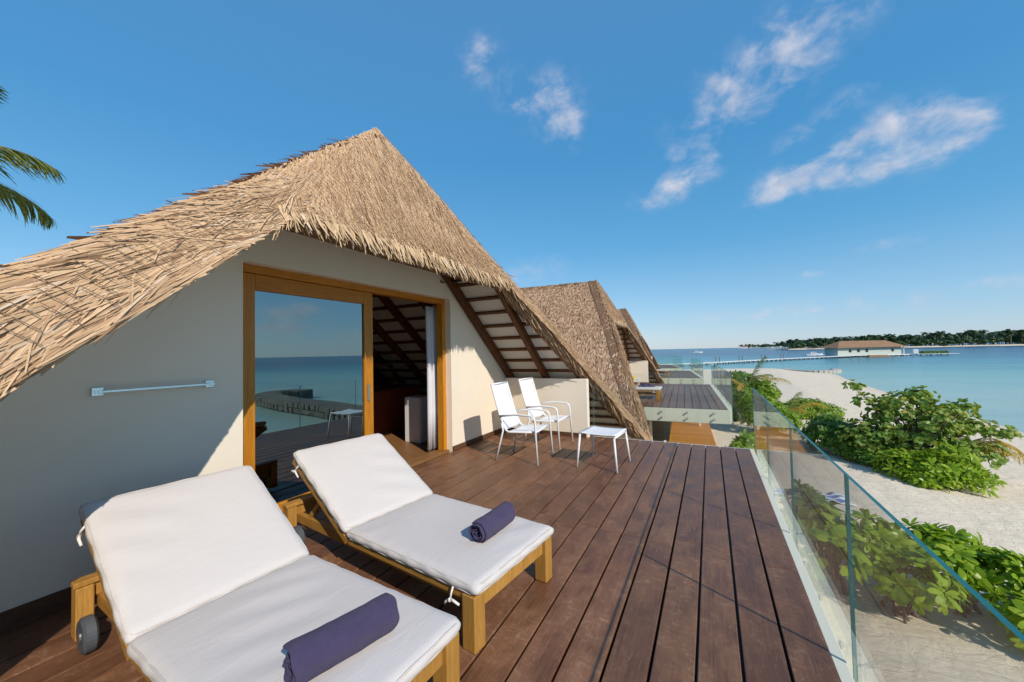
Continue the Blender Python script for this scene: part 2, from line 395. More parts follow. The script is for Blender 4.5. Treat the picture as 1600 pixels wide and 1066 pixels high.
def mk_water():
    t = NT('lagoon_water'); v = t.worldpos()
    ln = t.new('ShaderNodeVectorMath', operation='LENGTH'); t.l.new(v, ln.inputs[0])
    n = t.noise(t.worldpos((.004, .018, 1)), 1.0, 4, .6, .4)
    patch = t.noise(t.worldpos((.03, .05, 1)), 1.0, 4, .6, .6)
    d = t.math('MULTIPLY', ln.outputs['Value'], t.math('MULTIPLY_ADD', n, 1.2, .45))
    # depth colour: pale over the sand flat, turquoise lagoon, deep blue channel
    lg = t.math('DIVIDE', t.math('LOGARITHM', d, 10.0), 4.0)
    c = t.ramp(lg, [(.30, (.44, .52, .43)), (.42, (.37, .49, .42)), (.485, (.20, .40, .37)), (.54, (.04, .22, .27)), (.58, (.006, .060, .135)), (.70, (.005, .055, .125)), (.80, (.010, .085, .165)), (1, (.015, .10, .18))])
    c = t.mix(t.math('MULTIPLY', t.ramp(patch, [(.5, (0, 0, 0)), (.68, (1, 1, 1))]), .25), c, (.05, .26, .30))
    w = t.noise(t.worldpos((.8, .8, 1)), 1.0, 6, .65, .6); w2 = t.noise(t.worldpos((.16, .16, 1)), 1.0, 5, .6)
    t.set(color=c, rough=.22, spec=.12); t.b.inputs['IOR'].default_value = 1.33
    t.bump(t.math('ADD', t.math('MULTIPLY', w, .5), w2), .35, .25); return t.m
M_water = mk_water()

def mk_leaf(name, cols, trans=.35, rough=.42):
    t = NT(name); g = t.new('ShaderNodeNewGeometry'); n = len(cols)
    c = t.ramp(g.outputs['Random Per Island'], [(i/(n-1), c_) for i, c_ in enumerate(cols)])
    v = t.worldpos(); nn = t.noise(v, 1.6, 3); c = t.mix(t.math('MULTIPLY', nn, .3), c, tuple(x*.7 for x in cols[n//2]))
    t.set(color=c, rough=rough, spec=.35)
    tl = t.new('ShaderNodeBsdfTranslucent'); t.l.new(t.mix(.5, c, (.30, .42, .04), 'MIX'), tl.inputs['Color'])
    ms = t.new('ShaderNodeMixShader'); ms.inputs[0].default_value = trans; t.l.new(t.b.outputs[0], ms.inputs[1]); t.l.new(tl.outputs[0], ms.inputs[2])
    t.l.new(ms.outputs[0], t.out.inputs['Surface']); return t.m
M_lf_grape = mk_leaf('sea_grape_leaf', [(.080, .165, .022), (.13, .25, .034), (.20, .34, .050), (.27, .39, .075), (.31, .41, .08), (.33, .40, .07), (.50, .40, .03)], .42)
M_lf_scae = mk_leaf('scaevola_leaf', [(.18, .31, .015), (.26, .41, .022), (.35, .50, .032), (.43, .55, .05)], .45, .35)
M_lf_dark = mk_leaf('dark_shrub_leaf', [(.065, .15, .020), (.11, .23, .028), (.17, .31, .04)], .38)
M_lf_round = mk_leaf('low_shrub_leaf', [(.17, .29, .02), (.25, .39, .03), (.33, .46, .05)], .42)
M_lf_palm = mk_leaf('palm_leaflet', [(.05, .10, .02), (.09, .14, .03), (.20, .20, .035), (.33, .28, .09)], .35)
M_lf_yel = mk_leaf('dry_palm_leaflet', [(.38, .22, .02), (.50, .32, .035), (.42, .33, .07)], .3)
M_lf_far = mk_leaf('far_palm_leaf', [(.020, .042, .018), (.038, .070, .025), (.075, .095, .030)], .1)
M_lf_farb = mk_leaf('far_tree_leaf', [(.016, .045, .014), (.032, .080, .020), (.055, .110, .028)], .1)
M_stem = mk_plain('stem_bark', (.20, .15, .10), .9, 0, .1, .3, 12)
M_trunk = mk_plain('palm_bark', (.25, .20, .15), .9, 0, .1, .3, 6)
M_stone = mk_plain('groyne_stone', (.20, .17, .14), .9, 0, .2, .4, 2)
M_conc = mk_plain('pale_concrete', (.45, .42, .37), .9, 0, .2, .2, 1)
M_jetty = mk_plain('jetty_boards', (.72, .70, .67), .8, 0, .2, .1, .5)
M_pile = mk_plain('jetty_pile', (.16, .13, .11), .9, 0, .2, .2, 1)
M_mint = mk_plaster('mint_plaster', (.44, .50, .46))
M_shingle = mk_plain('shingle_roof', (.27, .165, .10), .9, 0, .1, .4, 1.2)
M_boat = mk_plain('boat_gelcoat', (.80, .80, .80), .25, 0, .5)
M_navy = mk_plain('boat_navy', (.04, .06, .12), .3, 0, .5)
M_window = mk_plain('dark_window', (.02, .025, .03), .1, 0, .6)

# ------------------------------------------------------------------ ground, water
WATER_Z = -2.30
SHORE = [(-200, 11.0), (-20, 9.5), (8, 9.3), (14, 9.8), (20, 11.0), (26, 11.6), (38, 12.2), (52, 13.1), (64, 14.6), (71, 14.2), (76, 11.0)]
def shore_dist(x, y):
    """positive inland, in metres (rough)"""
    xs = np.interp(y, [p[0] for p in SHORE], [p[1] for p in SHORE])
    d1 = xs - x
    ys = np.interp(x, [-60, -20, -1, 8, 12, 15], [62, 68, 73.5, 77, 76, 70]); d2 = ys - y
    return np.minimum(d1, d2)
def ground_z(x, y):
    d = shore_dist(x, y)
    z = WATER_Z + np.clip(d*.085, -1.6, .50)
    z = np.where(d > 5.9, WATER_Z + .50, z)
    return z + .035*vnoise(x, y, 3, .5)*np.clip((d+1)/4, 0, 1)
gx = np.concatenate([np.linspace(-120, -6, 30), np.linspace(-5, 20, 110), np.linspace(21, 34, 12)])
gy = np.concatenate([np.linspace(-200, -5, 25), np.linspace(-4, 45, 160), np.linspace(46, 100, 60)])
GX, GY = np.meshgrid(gx, gy); GZ = ground_z(GX, GY)
nx, ny = len(gx), len(gy); ii = np.arange(nx*ny).reshape(ny, nx)
quads = np.stack([ii[:-1, :-1], ii[:-1, 1:], ii[1:, 1:], ii[1:, :-1]], -1).reshape(-1, 4)
tag(link('sand', fast_mesh('sand', np.stack([GX, GY, GZ], -1), quads, [M_sand], True)), kind='structure')
S = 15000
wm = fast_mesh('sea', [(-S, -S, WATER_Z), (S, -S, WATER_Z), (S, S, WATER_Z), (-S, S, WATER_Z)], [(0, 1, 2, 3)], [M_water])
tag(link('sea', wm), kind='structure')
def gz(x, y): return float(ground_z(np.array(x, float), np.array(y, float)))

# ------------------------------------------------------------------ villa
YR, ZR, SL, TH, TS = 3.25, 4.19, .82, .40, .25      # ridge y, ridge z, slope, verge depth, thatch depth (vertical)
ZE, ZB, XB = 2.45, -.35, -11.0                       # half-hip eave z, lower eave z, rear end
WX = -3.56                                           # wall face
def xe(z): return -3.36 + .465*(ZR - z)              # raked gable-end plane
def und(y): return ZR - TS - SL*abs(y - YR)          # soffit plane

def blade_arrays(P, T, N, L, W, lift0, lift1, curl, tip=.4, seg=2):
    S_ = np.cross(T, N); S_ /= np.linalg.norm(S_, axis=1, keepdims=True)+1e-9
    rows = []
    for k in range(seg+1):
        t = k/seg
        c = P + T*(L*t)[:, None] + N*(lift0 + lift1*t*t)[:, None] + S_*(curl*t*t)[:, None]
        w = (W*(1 - (1-tip)*t**2.2)/2)[:, None]
        rows += [c - S_*w, c + S_*w]
    V = np.stack(rows, 1); n = len(P); b = (np.arange(n)*2*(seg+1))[:, None]
    fq = [b + np.array([[2*k, 2*k+1, 2*k+3, 2*k+2]]) for k in range(seg)]
    return V.reshape(-1, 3), np.stack(fq, 1).reshape(-1, 4)
def blade_mesh(name, sets, mat):
    Vs, Fs, o = [], [], 0
    for V, Fq in sets: Vs.append(V); Fs.append(Fq+o); o += len(V)
    return fast_mesh(name, np.concatenate(Vs), np.concatenate(Fs), [mat], False)
def unit(a): return a/(np.linalg.norm(a, axis=1, keepdims=True)+1e-9)

NE = np.array([1, 0, .465]); NE = NE/np.linalg.norm(NE)
def end_lump(y, z): return .030*vnoise(y, z, 11, 1.6, 3) + .012*vnoise(y, z, 12, 7, 2)

def roof_meshes():
    # --- solid core under the straw
    mb = MB()
    def slab(front, back):
        f = np.array(front); b = np.array(back); r, c = f.shape[:2]
        pts = [tuple(p) for p in f.reshape(-1, 3)] + [tuple(p) for p in b.reshape(-1, 3)]; n = r*c; fc = []
        for i in range(r-1):
            for j in range(c-1):
                a = i*c+j; q = (a, a+1, a+c+1, a+c); fc.append(q); fc.append(tuple(n+x for x in q[::-1]))
        bd = [j for j in range(c)] + [i*c+c-1 for i in range(1, r)] + [(r-1)*c+j for j in range(c-2, -1, -1)] + [i*c for i in range(r-2, 0, -1)]
        for k in range(len(bd)):
            a, e = bd[k], bd[(k+1) % len(bd)]; fc.append((a, n+a, n+e, e))
        mb.poly(pts, fc)
    def endpatch(zs, lo, hi, nc):
        fr, bk = [], []
        for z in zs:
            a, b = lo(z), hi(z); rf, rb = [], []
            for j in range(nc):
                d = a + (b-a)*j/(nc-1); y = YR + d
                l = float(end_lump(np.array(y), np.array(z)))
                # round the hip line off
                e = max(0, 1-(min(abs((ZR-z)/SL - abs(d)), .25)/.25)); x = xe(z) + l - .06*e*e
                rf.append((x, y, z - .03*e*e)); rb.append((x-.26, y, z))
            fr.append(rf); bk.append(rb)
        slab(fr, bk)
    o_ = lambda z: (ZR-z)/SL; i_ = lambda z: (ZR-TH-z)/SL
    endpatch(np.linspace(ZR-.03, ZE, 16), lambda z: -o_(z), lambda z: o_(z), 21)
    endpatch(np.linspace(ZE, ZB, 26), lambda z: -o_(z), lambda z: -i_(z), 6)
    endpatch(np.linspace(ZE, ZB, 26), lambda z: i_(z), lambda z: o_(z), 6)
    for sd in (-1, 1):
        ds = np.linspace(0, (ZR-ZB)/SL, 22); tp, bt = [], []
        for d in ds:
            z = ZR - SL*d; xs = np.linspace(xe(z)-.10, XB, 20)
            tp.append([(x, YR+sd*d, z - (.06 if sd > 0 else .055) + .012*float(vnoise(np.array(x), np.array(d), 5, 2.5))) for x in xs])
            bt.append([(x, YR+sd*d, z-TS+.02) for x in xs])
        slab(tp, bt)
    core = mb.mesh('roof', M_core)
    # --- straw on the gable end
    n = 210000
    z = rng.uniform(ZB-.02, ZR-.02, n); o = (ZR-z)/SL; d = rng.uniform(-1, 1, n)*o
    inner = np.where(z < ZE, (ZR-TH-z)/SL, 0); keep = np.abs(d) > inner-.02
    keep &= rng.random(n) < np.clip(o/5.5*2.2, .12, 1)
    z, d, o, inner = z[keep], d[keep], o[keep], inner[keep]; y = YR + d
    n = len(z); sgn = np.sign(d)
    dn = np.array([.465, 0, -1.0]); dn = dn/np.linalg.norm(dn)
    along = np.stack([.465*SL*np.ones(n), sgn, -SL*np.ones(n)], 1); along = unit(along)
    # centre field combs straight down, the side bands comb along the verge
    zc = np.clip((z-ZE)/.9, 0, 1); frac = np.abs(d)/o
    blend = np.where(z < ZE, 1.0, np.clip((frac-.55)/.35, 0, 1)*(.35+.65*(1-zc)))
    T = unit(dn[None]*(1-blend)[:, None] + along*blend[:, None])
    jit = rng.normal(0, 1, (n, 3)); lft = (d < 0) & (blend > .4)
    T = unit(T + jit*np.where(lft, .13, .12)[:, None] + (vnoise(y, z, 21, 2.2)*np.where(lft, .26, .10)*np.clip((o-np.abs(d))/.3, .1, 1))[:, None]*np.cross(NE[None], T))
    T = unit(T - (T@NE)[:, None]*NE[None])
    P = np.stack([xe(z) + end_lump(y, z), y, z], 1)
    edge = np.clip(1-(o-np.abs(d))/.25, 0, 1); P[:, 0] -= .06*edge**2; P[:, 2] -= .03*edge**2
    L = rng.uniform(.16, .40, n)*np.where(lft, 1.15, 1); W = np.where(lft, rng.uniform(.005, .016, n), rng.uniform(.005, .013, n))
    low = np.maximum(inner, .0)
    # keep tips from poking far below the verge line
    for _ in range(3):
        tip = P + T*L[:, None]; td = np.abs(tip[:, 1]-YR); tz = tip[:, 2]
        bad_in = (td < (ZR-TH-tz)/SL - .01) & (tz < ZE+.02); bad_out = td > (ZR-tz)/SL + .03
        side_ = np.abs(d) > (ZR-TH-ZE)/SL
        T = np.where(((bad_in & (side_ | (z < ZE))) | bad_out)[:, None], along, T); L = np.where(bad_in & ~side_ & (z >= ZE), np.maximum((z-ZE)*1.0, .05), L)
        L = np.where(bad_in | bad_out, L*.75, L)
    sets = [blade_arrays(P - T*.05, T, unit(NE[None] + rng.normal(0, .25, (n, 3))), L, W, rng.uniform(-.004, .016, n), rng.uniform(-.015, .015, n), rng.normal(0, .05, n)*np.where(lft, .8, .6)*np.clip(np.minimum(o-np.abs(d), np.where(z < ZE, np.abs(d)-inner, 9))/.22-.1, .08, 1), .4, 3)]
    # --- fringe at the half-hip eave and along the verges
    n = 1150; hw = (ZR-TH-ZE)/SL
    y = YR + rng.uniform(-hw-.06, hw+.06, n); zz_ = ZE + .10 + rng.normal(0, .015, n)
    P = np.stack([xe(zz_)+.01+rng.uniform(-.05, .03, n), y, zz_], 1)
    T = unit(np.stack([.38+rng.normal(0, .10, n), .10+rng.normal(0, .17, n), -np.ones(n)], 1))
    fringe = [blade_arrays(P, T, unit(np.array([[1, 0, .3]])+rng.normal(0, .3, (n, 3))), rng.uniform(.09, .20, n), rng.uniform(.014, .028, n), np.zeros(n), rng.uniform(-.01, .02, n), rng.normal(0, .02, n), .22)]
    for sd in (-1, 1):
        n = 2600 if sd > 0 else 1500; zz_ = rng.uniform(ZB, ZE+.05, n); dd = (ZR-TH-zz_)/SL + rng.uniform(0, .06, n)
        P = np.stack([xe(zz_)+rng.uniform(-.16, .02, n), YR+sd*dd, zz_], 1)
        jj = .12 if sd > 0 else .05
        T = unit(np.stack([.30+rng.normal(0, .08, n), sd+rng.normal(0, jj, n), -.80+rng.normal(0, jj*.8, n)], 1))
        sets.append(blade_arrays(P, T, unit(np.array([[1, -sd*.5, -.2]])+rng.normal(0, .3, (n, 3))), rng.uniform(.18, .40, n), rng.uniform(.008, .022, n), np.zeros(n), rng.uniform(-.02, .02, n), rng.normal(0, .03, n), .3))
    # --- straw on the two slopes, laid in courses
    slopes = []
    for sd, cnt in ((-1, 46000), (1, 26000)):
        dmax = (ZR-ZB)/SL; d = dmax*rng.random(cnt); course = .17; ph = d % course
        z = ZR - SL*d; x0 = xe(z); x = x0 - .06 - (x0-.06-XB)*rng.random(cnt)**1.35
        nrm = unit(np.array([[0, sd*SL, 1.0]])); N = np.repeat(nrm, cnt, 0); T0 = np.array([0, sd, -SL])/math.hypot(1, SL)
        T = unit(T0[None] + rng.normal(0, .24, (cnt, 3))*np.array([[1, .35, .35]]))
        P = np.stack([x, YR+sd*d, z - (.045 if sd > 0 else .055) + .012*vnoise(x, d, 31, 3.0) + (.030 if sd > 0 else .018)*(ph/course)], 1)
        slopes.append(blade_arrays(P, T, unit(N + rng.normal(0, .3, (cnt, 3))), rng.uniform(.12, .30, cnt), rng.uniform(.012, .040, cnt), rng.uniform(-.01, .006, cnt), rng.uniform(.0, .03 if sd > 0 else .018, cnt), rng.normal(0, .03, cnt), .35))
        n = 2600; x = rng.uniform(XB+3, xe(ZB)+.02, n); dd = dmax - rng.uniform(-.05, .12, n)
        P = np.stack([x, YR+sd*dd, ZR - SL*dd - rng.uniform(0, .22, n)], 1)
        T = unit(np.stack([rng.normal(0, .3, n), sd*.55+rng.normal(0, .2, n), -np.ones(n)], 1))
        slopes.append(blade_arrays(P, T, unit(np.array([[.2, sd, .3]])+rng.normal(0, .4, (n, 3))), rng.uniform(.15, .42, n), rng.uniform(.012, .03, n), np.zeros(n), rng.uniform(-.02, .02, n), rng.normal(0, .04, n), .3))
    # ridge roll
    n = 5000; x = rng.uniform(XB, -3.9, n); a = rng.uniform(-1.3, 1.3, n)
    P = np.stack([x, YR+.07*np.sin(a), ZR-.125+.07*np.cos(a)], 1); N = unit(np.stack([np.zeros(n), np.sin(a), np.cos(a)], 1))
    T = unit(np.stack([rng.normal(0, .35, n), np.sign(a)*np.cos(a), -np.abs(np.sin(a))], 1))
    slopes.append(blade_arrays(P, T, N, rng.uniform(.12, .28, n), rng.uniform(.01, .03, n), np.zeros(n), rng.uniform(-.06, -.02, n), rng.normal(0, .03, n)))
    # --- netting over the gable end
    nv, nf = [], []
    def netline(pts):
        b = len(nv)
        for (y, z) in pts:
            x = xe(z) + float(end_lump(np.array(y), np.array(z))) + .040
            e = max(0, 1-(min(abs((ZR-z)/SL - abs(y-YR)), .25)/.25)); x -= .06*e*e
            nv.append((x, y-.0012, z-.0012)); nv.append((x, y+.0012, z+.0012))
        for i in range(len(pts)-1): nf.append((b+2*i, b+2*i+1, b+2*i+3, b+2*i+2))
    inside = lambda y, z: z > ZB and abs(y-YR) < (ZR-z)/SL and (z > ZE+.05 or abs(y-YR) > (ZR-TH-z)/SL+.02)
    for sg in (-1, 1):
        for k in np.arange(-9, 9, .056):
            run = []
            for s_ in np.arange(-6, 6, .11):
                y = YR + s_; z = 1.5 + sg*.75*s_ + k
                if inside(y, z): run.append((y, z + .006*math.sin(9*s_+k*5)))
                else:
                    if len(run) > 1: netline(run)
                    run = []
            if len(run) > 1: netline(run)
    net = fast_mesh('thatch_net', nv, nf, [M_rope])
    return core, blade_mesh('gable_straw', sets, M_thatch), blade_mesh('fringe', fringe, M_fringe), blade_mesh('slope_straw', slopes, M_thatchfine), net

def wall_mesh():
    mb = MB(); zt = lambda y: und(y) + .03; zb = -.30
    ya, yb, yc, yd = -1.75, 1.86, 4.83, 8.25; dt = 2.345
    x0, x1 = WX-.22, WX
    mb.prism([(ya, zb), (yb, zb), (yb, zt(yb)), (ya, zt(ya))], 0, x0, x1)
    mb.prism([(yb, dt), (yc, dt), (yc, zt(yc)), (YR, zt(YR)-.12), (yb, zt(yb))], 0, x0, x1)
    mb.prism([(yc, zb), (yd, zb), (yd, zt(yd)), (yc, zt(yc))], 0, x0, x1)
    return mb.mesh('wall', M_plaster)

def make_villa():
    v = empty('beach_villa')
    link('wall', wall_mesh(), v)
    core, straw, fringe, slope, net = roof_meshes()
    roof = link('roof', core, v)
    for nm, me in (('gable_straw', straw), ('eave_fringe', fringe), ('slope_straw', slope), ('thatch_net', net)):
        tag(link(nm, me, roof), kind='stuff')
    # rafters, battens and white boards of the seaward slope
    dmax = (ZR-ZB)/SL - .25
    rx = [-3.49, -2.745] + [-4.26 - .76*k for k in range(7)]
    u = Vector((0, SL, 1)).normalized()
    def rafter_bar(x, d0, d1):
        off = .075
        mb = MB(); a = Vector((x, YR+d0, ZR-TS-SL*d0)) - u*off; b = Vector((x, YR+d1, ZR-TS-SL*d1)) - u*off
        return mb.bar(a, b, .085, .13, u)
    for x in rx:
        # the verge cuts the outer rafter off at its head
        d0 = .12 if x < -3.4 else 1.60
        rafter_bar(x, d0, dmax).build('rafter', M_rafter, roof, bevel=.004)
    nb = 0; d = .42
    cols_ = [(-3.4475, -2.7875), (-2.7025, None)] + [(-3.4925-.0425*0 - .0, -3.4925)]*0
    inner_cols = [(rx[k]+.0425, (rx[k-1] if k > 2 else -3.49)-.0425) for k in range(2, 9)]
    while d < dmax-.05:
        z = ZR-TS-SL*d
        for (a, b) in inner_cols + cols_:
            if b is None: b = xe(z) - .10
            if b - a < .06 or (a > -3.46 and b > xe(z)-.10): 
                b = min(b, xe(z)-.10)
                if b - a < .06: continue
            if a < -3.5 and d > 4.4: continue
            zc = z - .030
            MB().bar((a, YR+d, zc), (b, YR+d, zc), .045, .055, u).build('batten', M_rafter, roof)
        d += .245
    d = .42 - .245
    while d < dmax:
        d1 = min(d+.245, dmax+.2); z0 = ZR-TS-SL*d; z1 = ZR-TS-SL*d1
        for (a, b) in inner_cols + cols_:
            bb0 = xe(z0)-.09 if b is None else min(b, xe(z0)-.09); bb1 = xe(z1)-.09 if b is None else min(b, xe(z1)-.09)
            if min(bb0, bb1) - a < .03: continue
            if a < -3.5 and d > 4.5: continue
            p = [Vector((a-.03, YR+d+.001, z0-.012)), Vector((bb0+.03, YR+d+.001, z0-.012)), Vector((bb1+.03, YR+d1-.001, z1-.012)), Vector((a-.03, YR+d1-.001, z1-.012))]
            q = [w+u*.02 for w in p]
            MB().poly(p+q, [(0, 1, 2, 3), (7, 6, 5, 4), (0, 4, 5, 1), (1, 5, 6, 2), (2, 6, 7, 3), (3, 7, 4, 0)]).build('soffit_board', M_soffit, roof)
        d = d1
    # landward slope: plain lining
    mb = MB(); 
    for y0, y1 in ((YR-.05, YR-5.2),):
        mb.poly([(-4.2, y0, und(y0)-.01), (-9.9, y0, und(y0)-.01), (-9.9, y1, und(y1)-.01), (-2.1, y1, und(y1)-.01), (-4.2, y0, und(y0)+.01), (-9.9, y0, und(y0)+.01), (-9.9, y1, und(y1)+.01), (-2.1, y1, und(y1)+.01)], [(0, 1, 2, 3), (4, 5, 6, 7), (0, 1, 5, 4), (1, 2, 6, 5), (2, 3, 7, 6), (3, 0, 4, 7)])
    mb.build('lining_board', M_soffit, roof)
    # iron bracket at the head of the wall rafter
    mb = MB().bar((-3.555, 4.72, 2.60), (-2.80, 4.74, 2.60), .03, .04); mb.tube([(-3.545, 4.66, 2.58), (-3.545, 4.60, 2.57), (-3.545, 4.585, 2.60)], .012, 6)
    mb.build('tie_bracket', M_black, roof)
    # parapet
    MB().box(WX+.001, -1.92, 6.52, 6.64, -.30, 1.01).build('parapet', M_plaster, v, bevel=.006)
    # skirtings
    MB().box(WX+.002, WX+.022, -1.7, 1.86, .002, .11).build('skirting', M_skirt, v)
    MB().box(WX+.002, WX+.022, 4.83, 6.518, .002, .075).build('skirting', M_skirt, v)
    MB().box(WX+.024, -1.95, 6.498, 6.518, .002, .065).build('skirting', M_skirt, v)
    # sliding door
    fx0, fx1 = WX-.215, WX-.10
    fr = MB().box(fx0, fx1, 1.862, 4.828, 2.27, 2.343).build('door_frame', M_door, v, bevel=.004)
    MB().box(fx0, fx1, 1.862, 1.915, .022, 2.268).build('jamb', M_door_z, fr, bevel=.003)
    MB().box(fx0, fx1, 4.755, 4.828, .022, 2.268).build('jamb', M_door_z, fr, bevel=.003)
    MB().box(fx0-.02, fx1+.05, 1.862, 4.828, -.02, .020).build('sill', M_floor, fr, bevel=.003)
    dx0, dx1 = fx0+.045, fx1-.015
    sd = MB().box(dx0, dx1, 2.025, 3.262, 2.118, 2.266).build('sliding_door', M_door, v, bevel=.004)
    MB().box(dx0, dx1, 1.918, 2.023, .024, 2.266).build('stile', M_door_z, sd, bevel=.004)
    MB().box(dx0, dx1, 3.264, 3.395, .024, 2.266).build('stile', M_door_z, sd, bevel=.004)
    MB().box(dx0, dx1, 2.025, 3.262, .024, .115).build('bottom_rail', M_door, sd, bevel=.004)
    MB().box(dx0+.022, dx1-.022, 2.024, 3.263, .116, 2.117).build('pane', M_dglass, sd)
    MB().box(dx1+.001, dx1+.012, 3.30, 3.33, .95, 1.15).build('door_pull', M_steel, sd, bevel=.003)
    # room floor and back wall, plinth under the storey
    MB().box(-9.6, WX-.23, -1.2, 7.6, -.25, -.012).build('floor_slab', M_floor, v)
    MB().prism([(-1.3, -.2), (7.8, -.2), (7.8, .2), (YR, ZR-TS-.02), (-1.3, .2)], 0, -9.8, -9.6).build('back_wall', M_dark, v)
    MB().box(-9.6, WX-.3, -.9, 7.3, -1.9, -.251).build('plinth', M_plaster, v)
    # terrace of the lower storey and its posts
    tf = MB().box(-3.85, .42, 1.4, 7.3, -1.86, -1.70).build('lower_terrace', M_gold, v)
    pm = MB().box(-2.09, 2.09, -.060, .060, 0, .03).mesh('terrace_plank', M_gold)
    for k in range(44): link('terrace_plank', pm, tf, (-1.70, 1.46+k*.1335, -1.699))
    for x, y in ((-1.35, -.2), (.05, 6.3), (-2.2, 6.45)): MB().box(x-.04, x+.04, y-.04, y+.04, -1.9, -.36).build('post', M_fascia, v, bevel=.006)
    return v

villa = make_villa()
tag(villa, 'white thatched beach villa with open teak sliding door behind the two foreground sun loungers', 'villa', 'thatched villas in a row along the beach')

def make_deck():
    d = MB().box(WX-.1, .45, -.55, 6.66, -.30, -.075).build('deck', M_black); tag(d, kind='structure')
    pitch = .1945; w = pitch - .014
    lens = {}
    for i in range(21):
        x1 = .472 - i*pitch; x0 = x1 - w
        if x0 < WX: x0 = WX + .0
        joint = 3.18 + (.09 if i % 2 else 0) + .05*math.sin(i*2.3)
        for (a, b) in ((-.55, joint-.003), (joint+.003, 6.66)):
            L = b-a
            me = MB().box(-(x1-x0)/2, (x1-x0)/2, -L/2, L/2, -.030, .0).mesh('plank', M_deck)
            dz = random.uniform(-.0025, .0)
            o = link('plank', me, d, ((x0+x1)/2 + random.uniform(-.0015, .0015), (a+b)/2, dz), (random.uniform(-.0004, .0004), random.uniform(-.008, .008), random.uniform(-.0006, .0006)))
            bv = o.modifiers.new('bevel', 'BEVEL'); bv.width = .004; bv.segments = 2
    # spacer blocks at the far end, pale joists' ends
    MB().box(.476, .532, -.60, 6.735, -.345, -.012).build('fascia', M_fascia, d, bevel=.004)
    MB().box(-1.90, .475, 6.672, 6.730, -.345, -.012).build('fascia', M_fascia, d, bevel=.004)
    MB().box(-3.5, .475, -.62, -.562, -.345, -.012).build('fascia', M_fascia, d, bevel=.004)
    for i in range(11):
        x = .472 - i*pitch + .007 - pitch
        MB().box(x-.006, x+.006, 6.50, 6.56, -.04, -.006).build('spacer', M_conc, d)
    return d
deck = make_deck()

def pane_mesh(x0, x1, y0, y1, z0, z1):
    mb = MB(); big = 0 if (x1-x0) < (y1-y0) else 1
    p = [(x0,y0,z0),(x1,y0,z0),(x1,y1,z0),(x0,y1,z0),(x0,y0,z1),(x1,y0,z1),(x1,y1,z1),(x0,y1,z1)]
    fs = [(0,3,2,1),(4,5,6,7),(0,1,5,4),(1,2,6,5),(2,3,7,6),(3,0,4,7)]
    mis = [1,1,1,0,1,0] if big == 0 else [1,1,0,1,0,1]
    b = len(mb.v); mb.v += p
    for f, mi in zip(fs, mis): mb.f.append(f); mb.mi.append(mi)
    return mb.mesh('glass_panel', [M_glass, M_gedge])
def make_railing():
    r = empty('glass_railing')
    ys = [-.60, .925, 2.365, 3.81, 5.30, 6.775]
    for a, b in zip(ys[:-1], ys[1:]):
        link('glass_panel', pane_mesh(.551, .566, a+.004, b-.004, -.33, .885), r)
        for f in (.2, .5, .8):
            for z in (-.10, -.25):
                y = a+(b-a)*f; MB().tube([(.530, y, z), (.552, y, z)], .012, 10).tube([(.5655, y, z), (.578, y, z)], .021, 12).build('standoff', M_steel, r)
    xs = [-1.90, -.70, .552]
    for a, b in zip(xs[:-1], xs[1:]):
        link('glass_panel', pane_mesh(a+.004, b-.004, 6.757, 6.769, -.33, .885), r)
        for f in (.2, .5, .8):
            for z in (-.10, -.25):
                x = a+(b-a)*f; MB().tube([(x, 6.731, z), (x, 6.756, z)], .012, 10).tube([(x, 6.7695, z), (x, 6.782, z)], .021, 12).build('standoff', M_steel, r)
    # near end of the terrace
    for a, b in ((-3.4, -1.45), (-1.44, .552)):
        link('glass_panel', pane_mesh(a+.004, b-.004, -.650, -.638, -.33, .885), r)
        for f in (.2, .5, .8):
            for z in (-.10, -.25):
                x = a+(b-a)*f; MB().tube([(x, -.621, z), (x, -.637, z)], .012, 10).tube([(x, -.6505, z), (x, -.675, z)], .024, 12).build('standoff', M_steel, r)
    return r
rail = make_railing()
tag(rail, 'frameless clear glass railing along the loungers deck with teal edges', 'railing', 'glass railings of the villa decks')

# neighbours along the shore: same houses, each turned a little further
index_kids()
NB = [((-.154, 11.22), 3.2, 'next', 'one lounger and a purple towel'), ((-.97, 22.13), 6.4, 'third', ''), ((-2.6, 32.9), 9.6, 'last', '')]
VL = ['thatched villa whose broad reed slope faces the white armchairs', 'smaller looking thatched villa showing above the deck with the bundled purple towel', 'farthest thatched villa of the row, mostly hidden behind the others']
DL = ['glass railing round the deck with the bundled purple towel', 'glass railing round the deck with only a white cushioned lounger', 'glass railing round the farthest dark deck of the row']
for k, ((tx, ty), a, _, _) in enumerate(NB):
    for src, lab in ((villa, VL[k]), (rail, DL[k]), (deck, None)):
        c = copy_tree(src); c.location = (tx, ty, 0); c.rotation_euler = (0, 0, R(a))
        if lab: c['label'] = lab
def nb_xf(k, p):
    (tx, ty), a = NB[k][0], R(NB[k][1]); return (tx + p[0]*math.cos(a) - p[1]*math.sin(a), ty + p[0]*math.sin(a) + p[1]*math.cos(a), p[2])

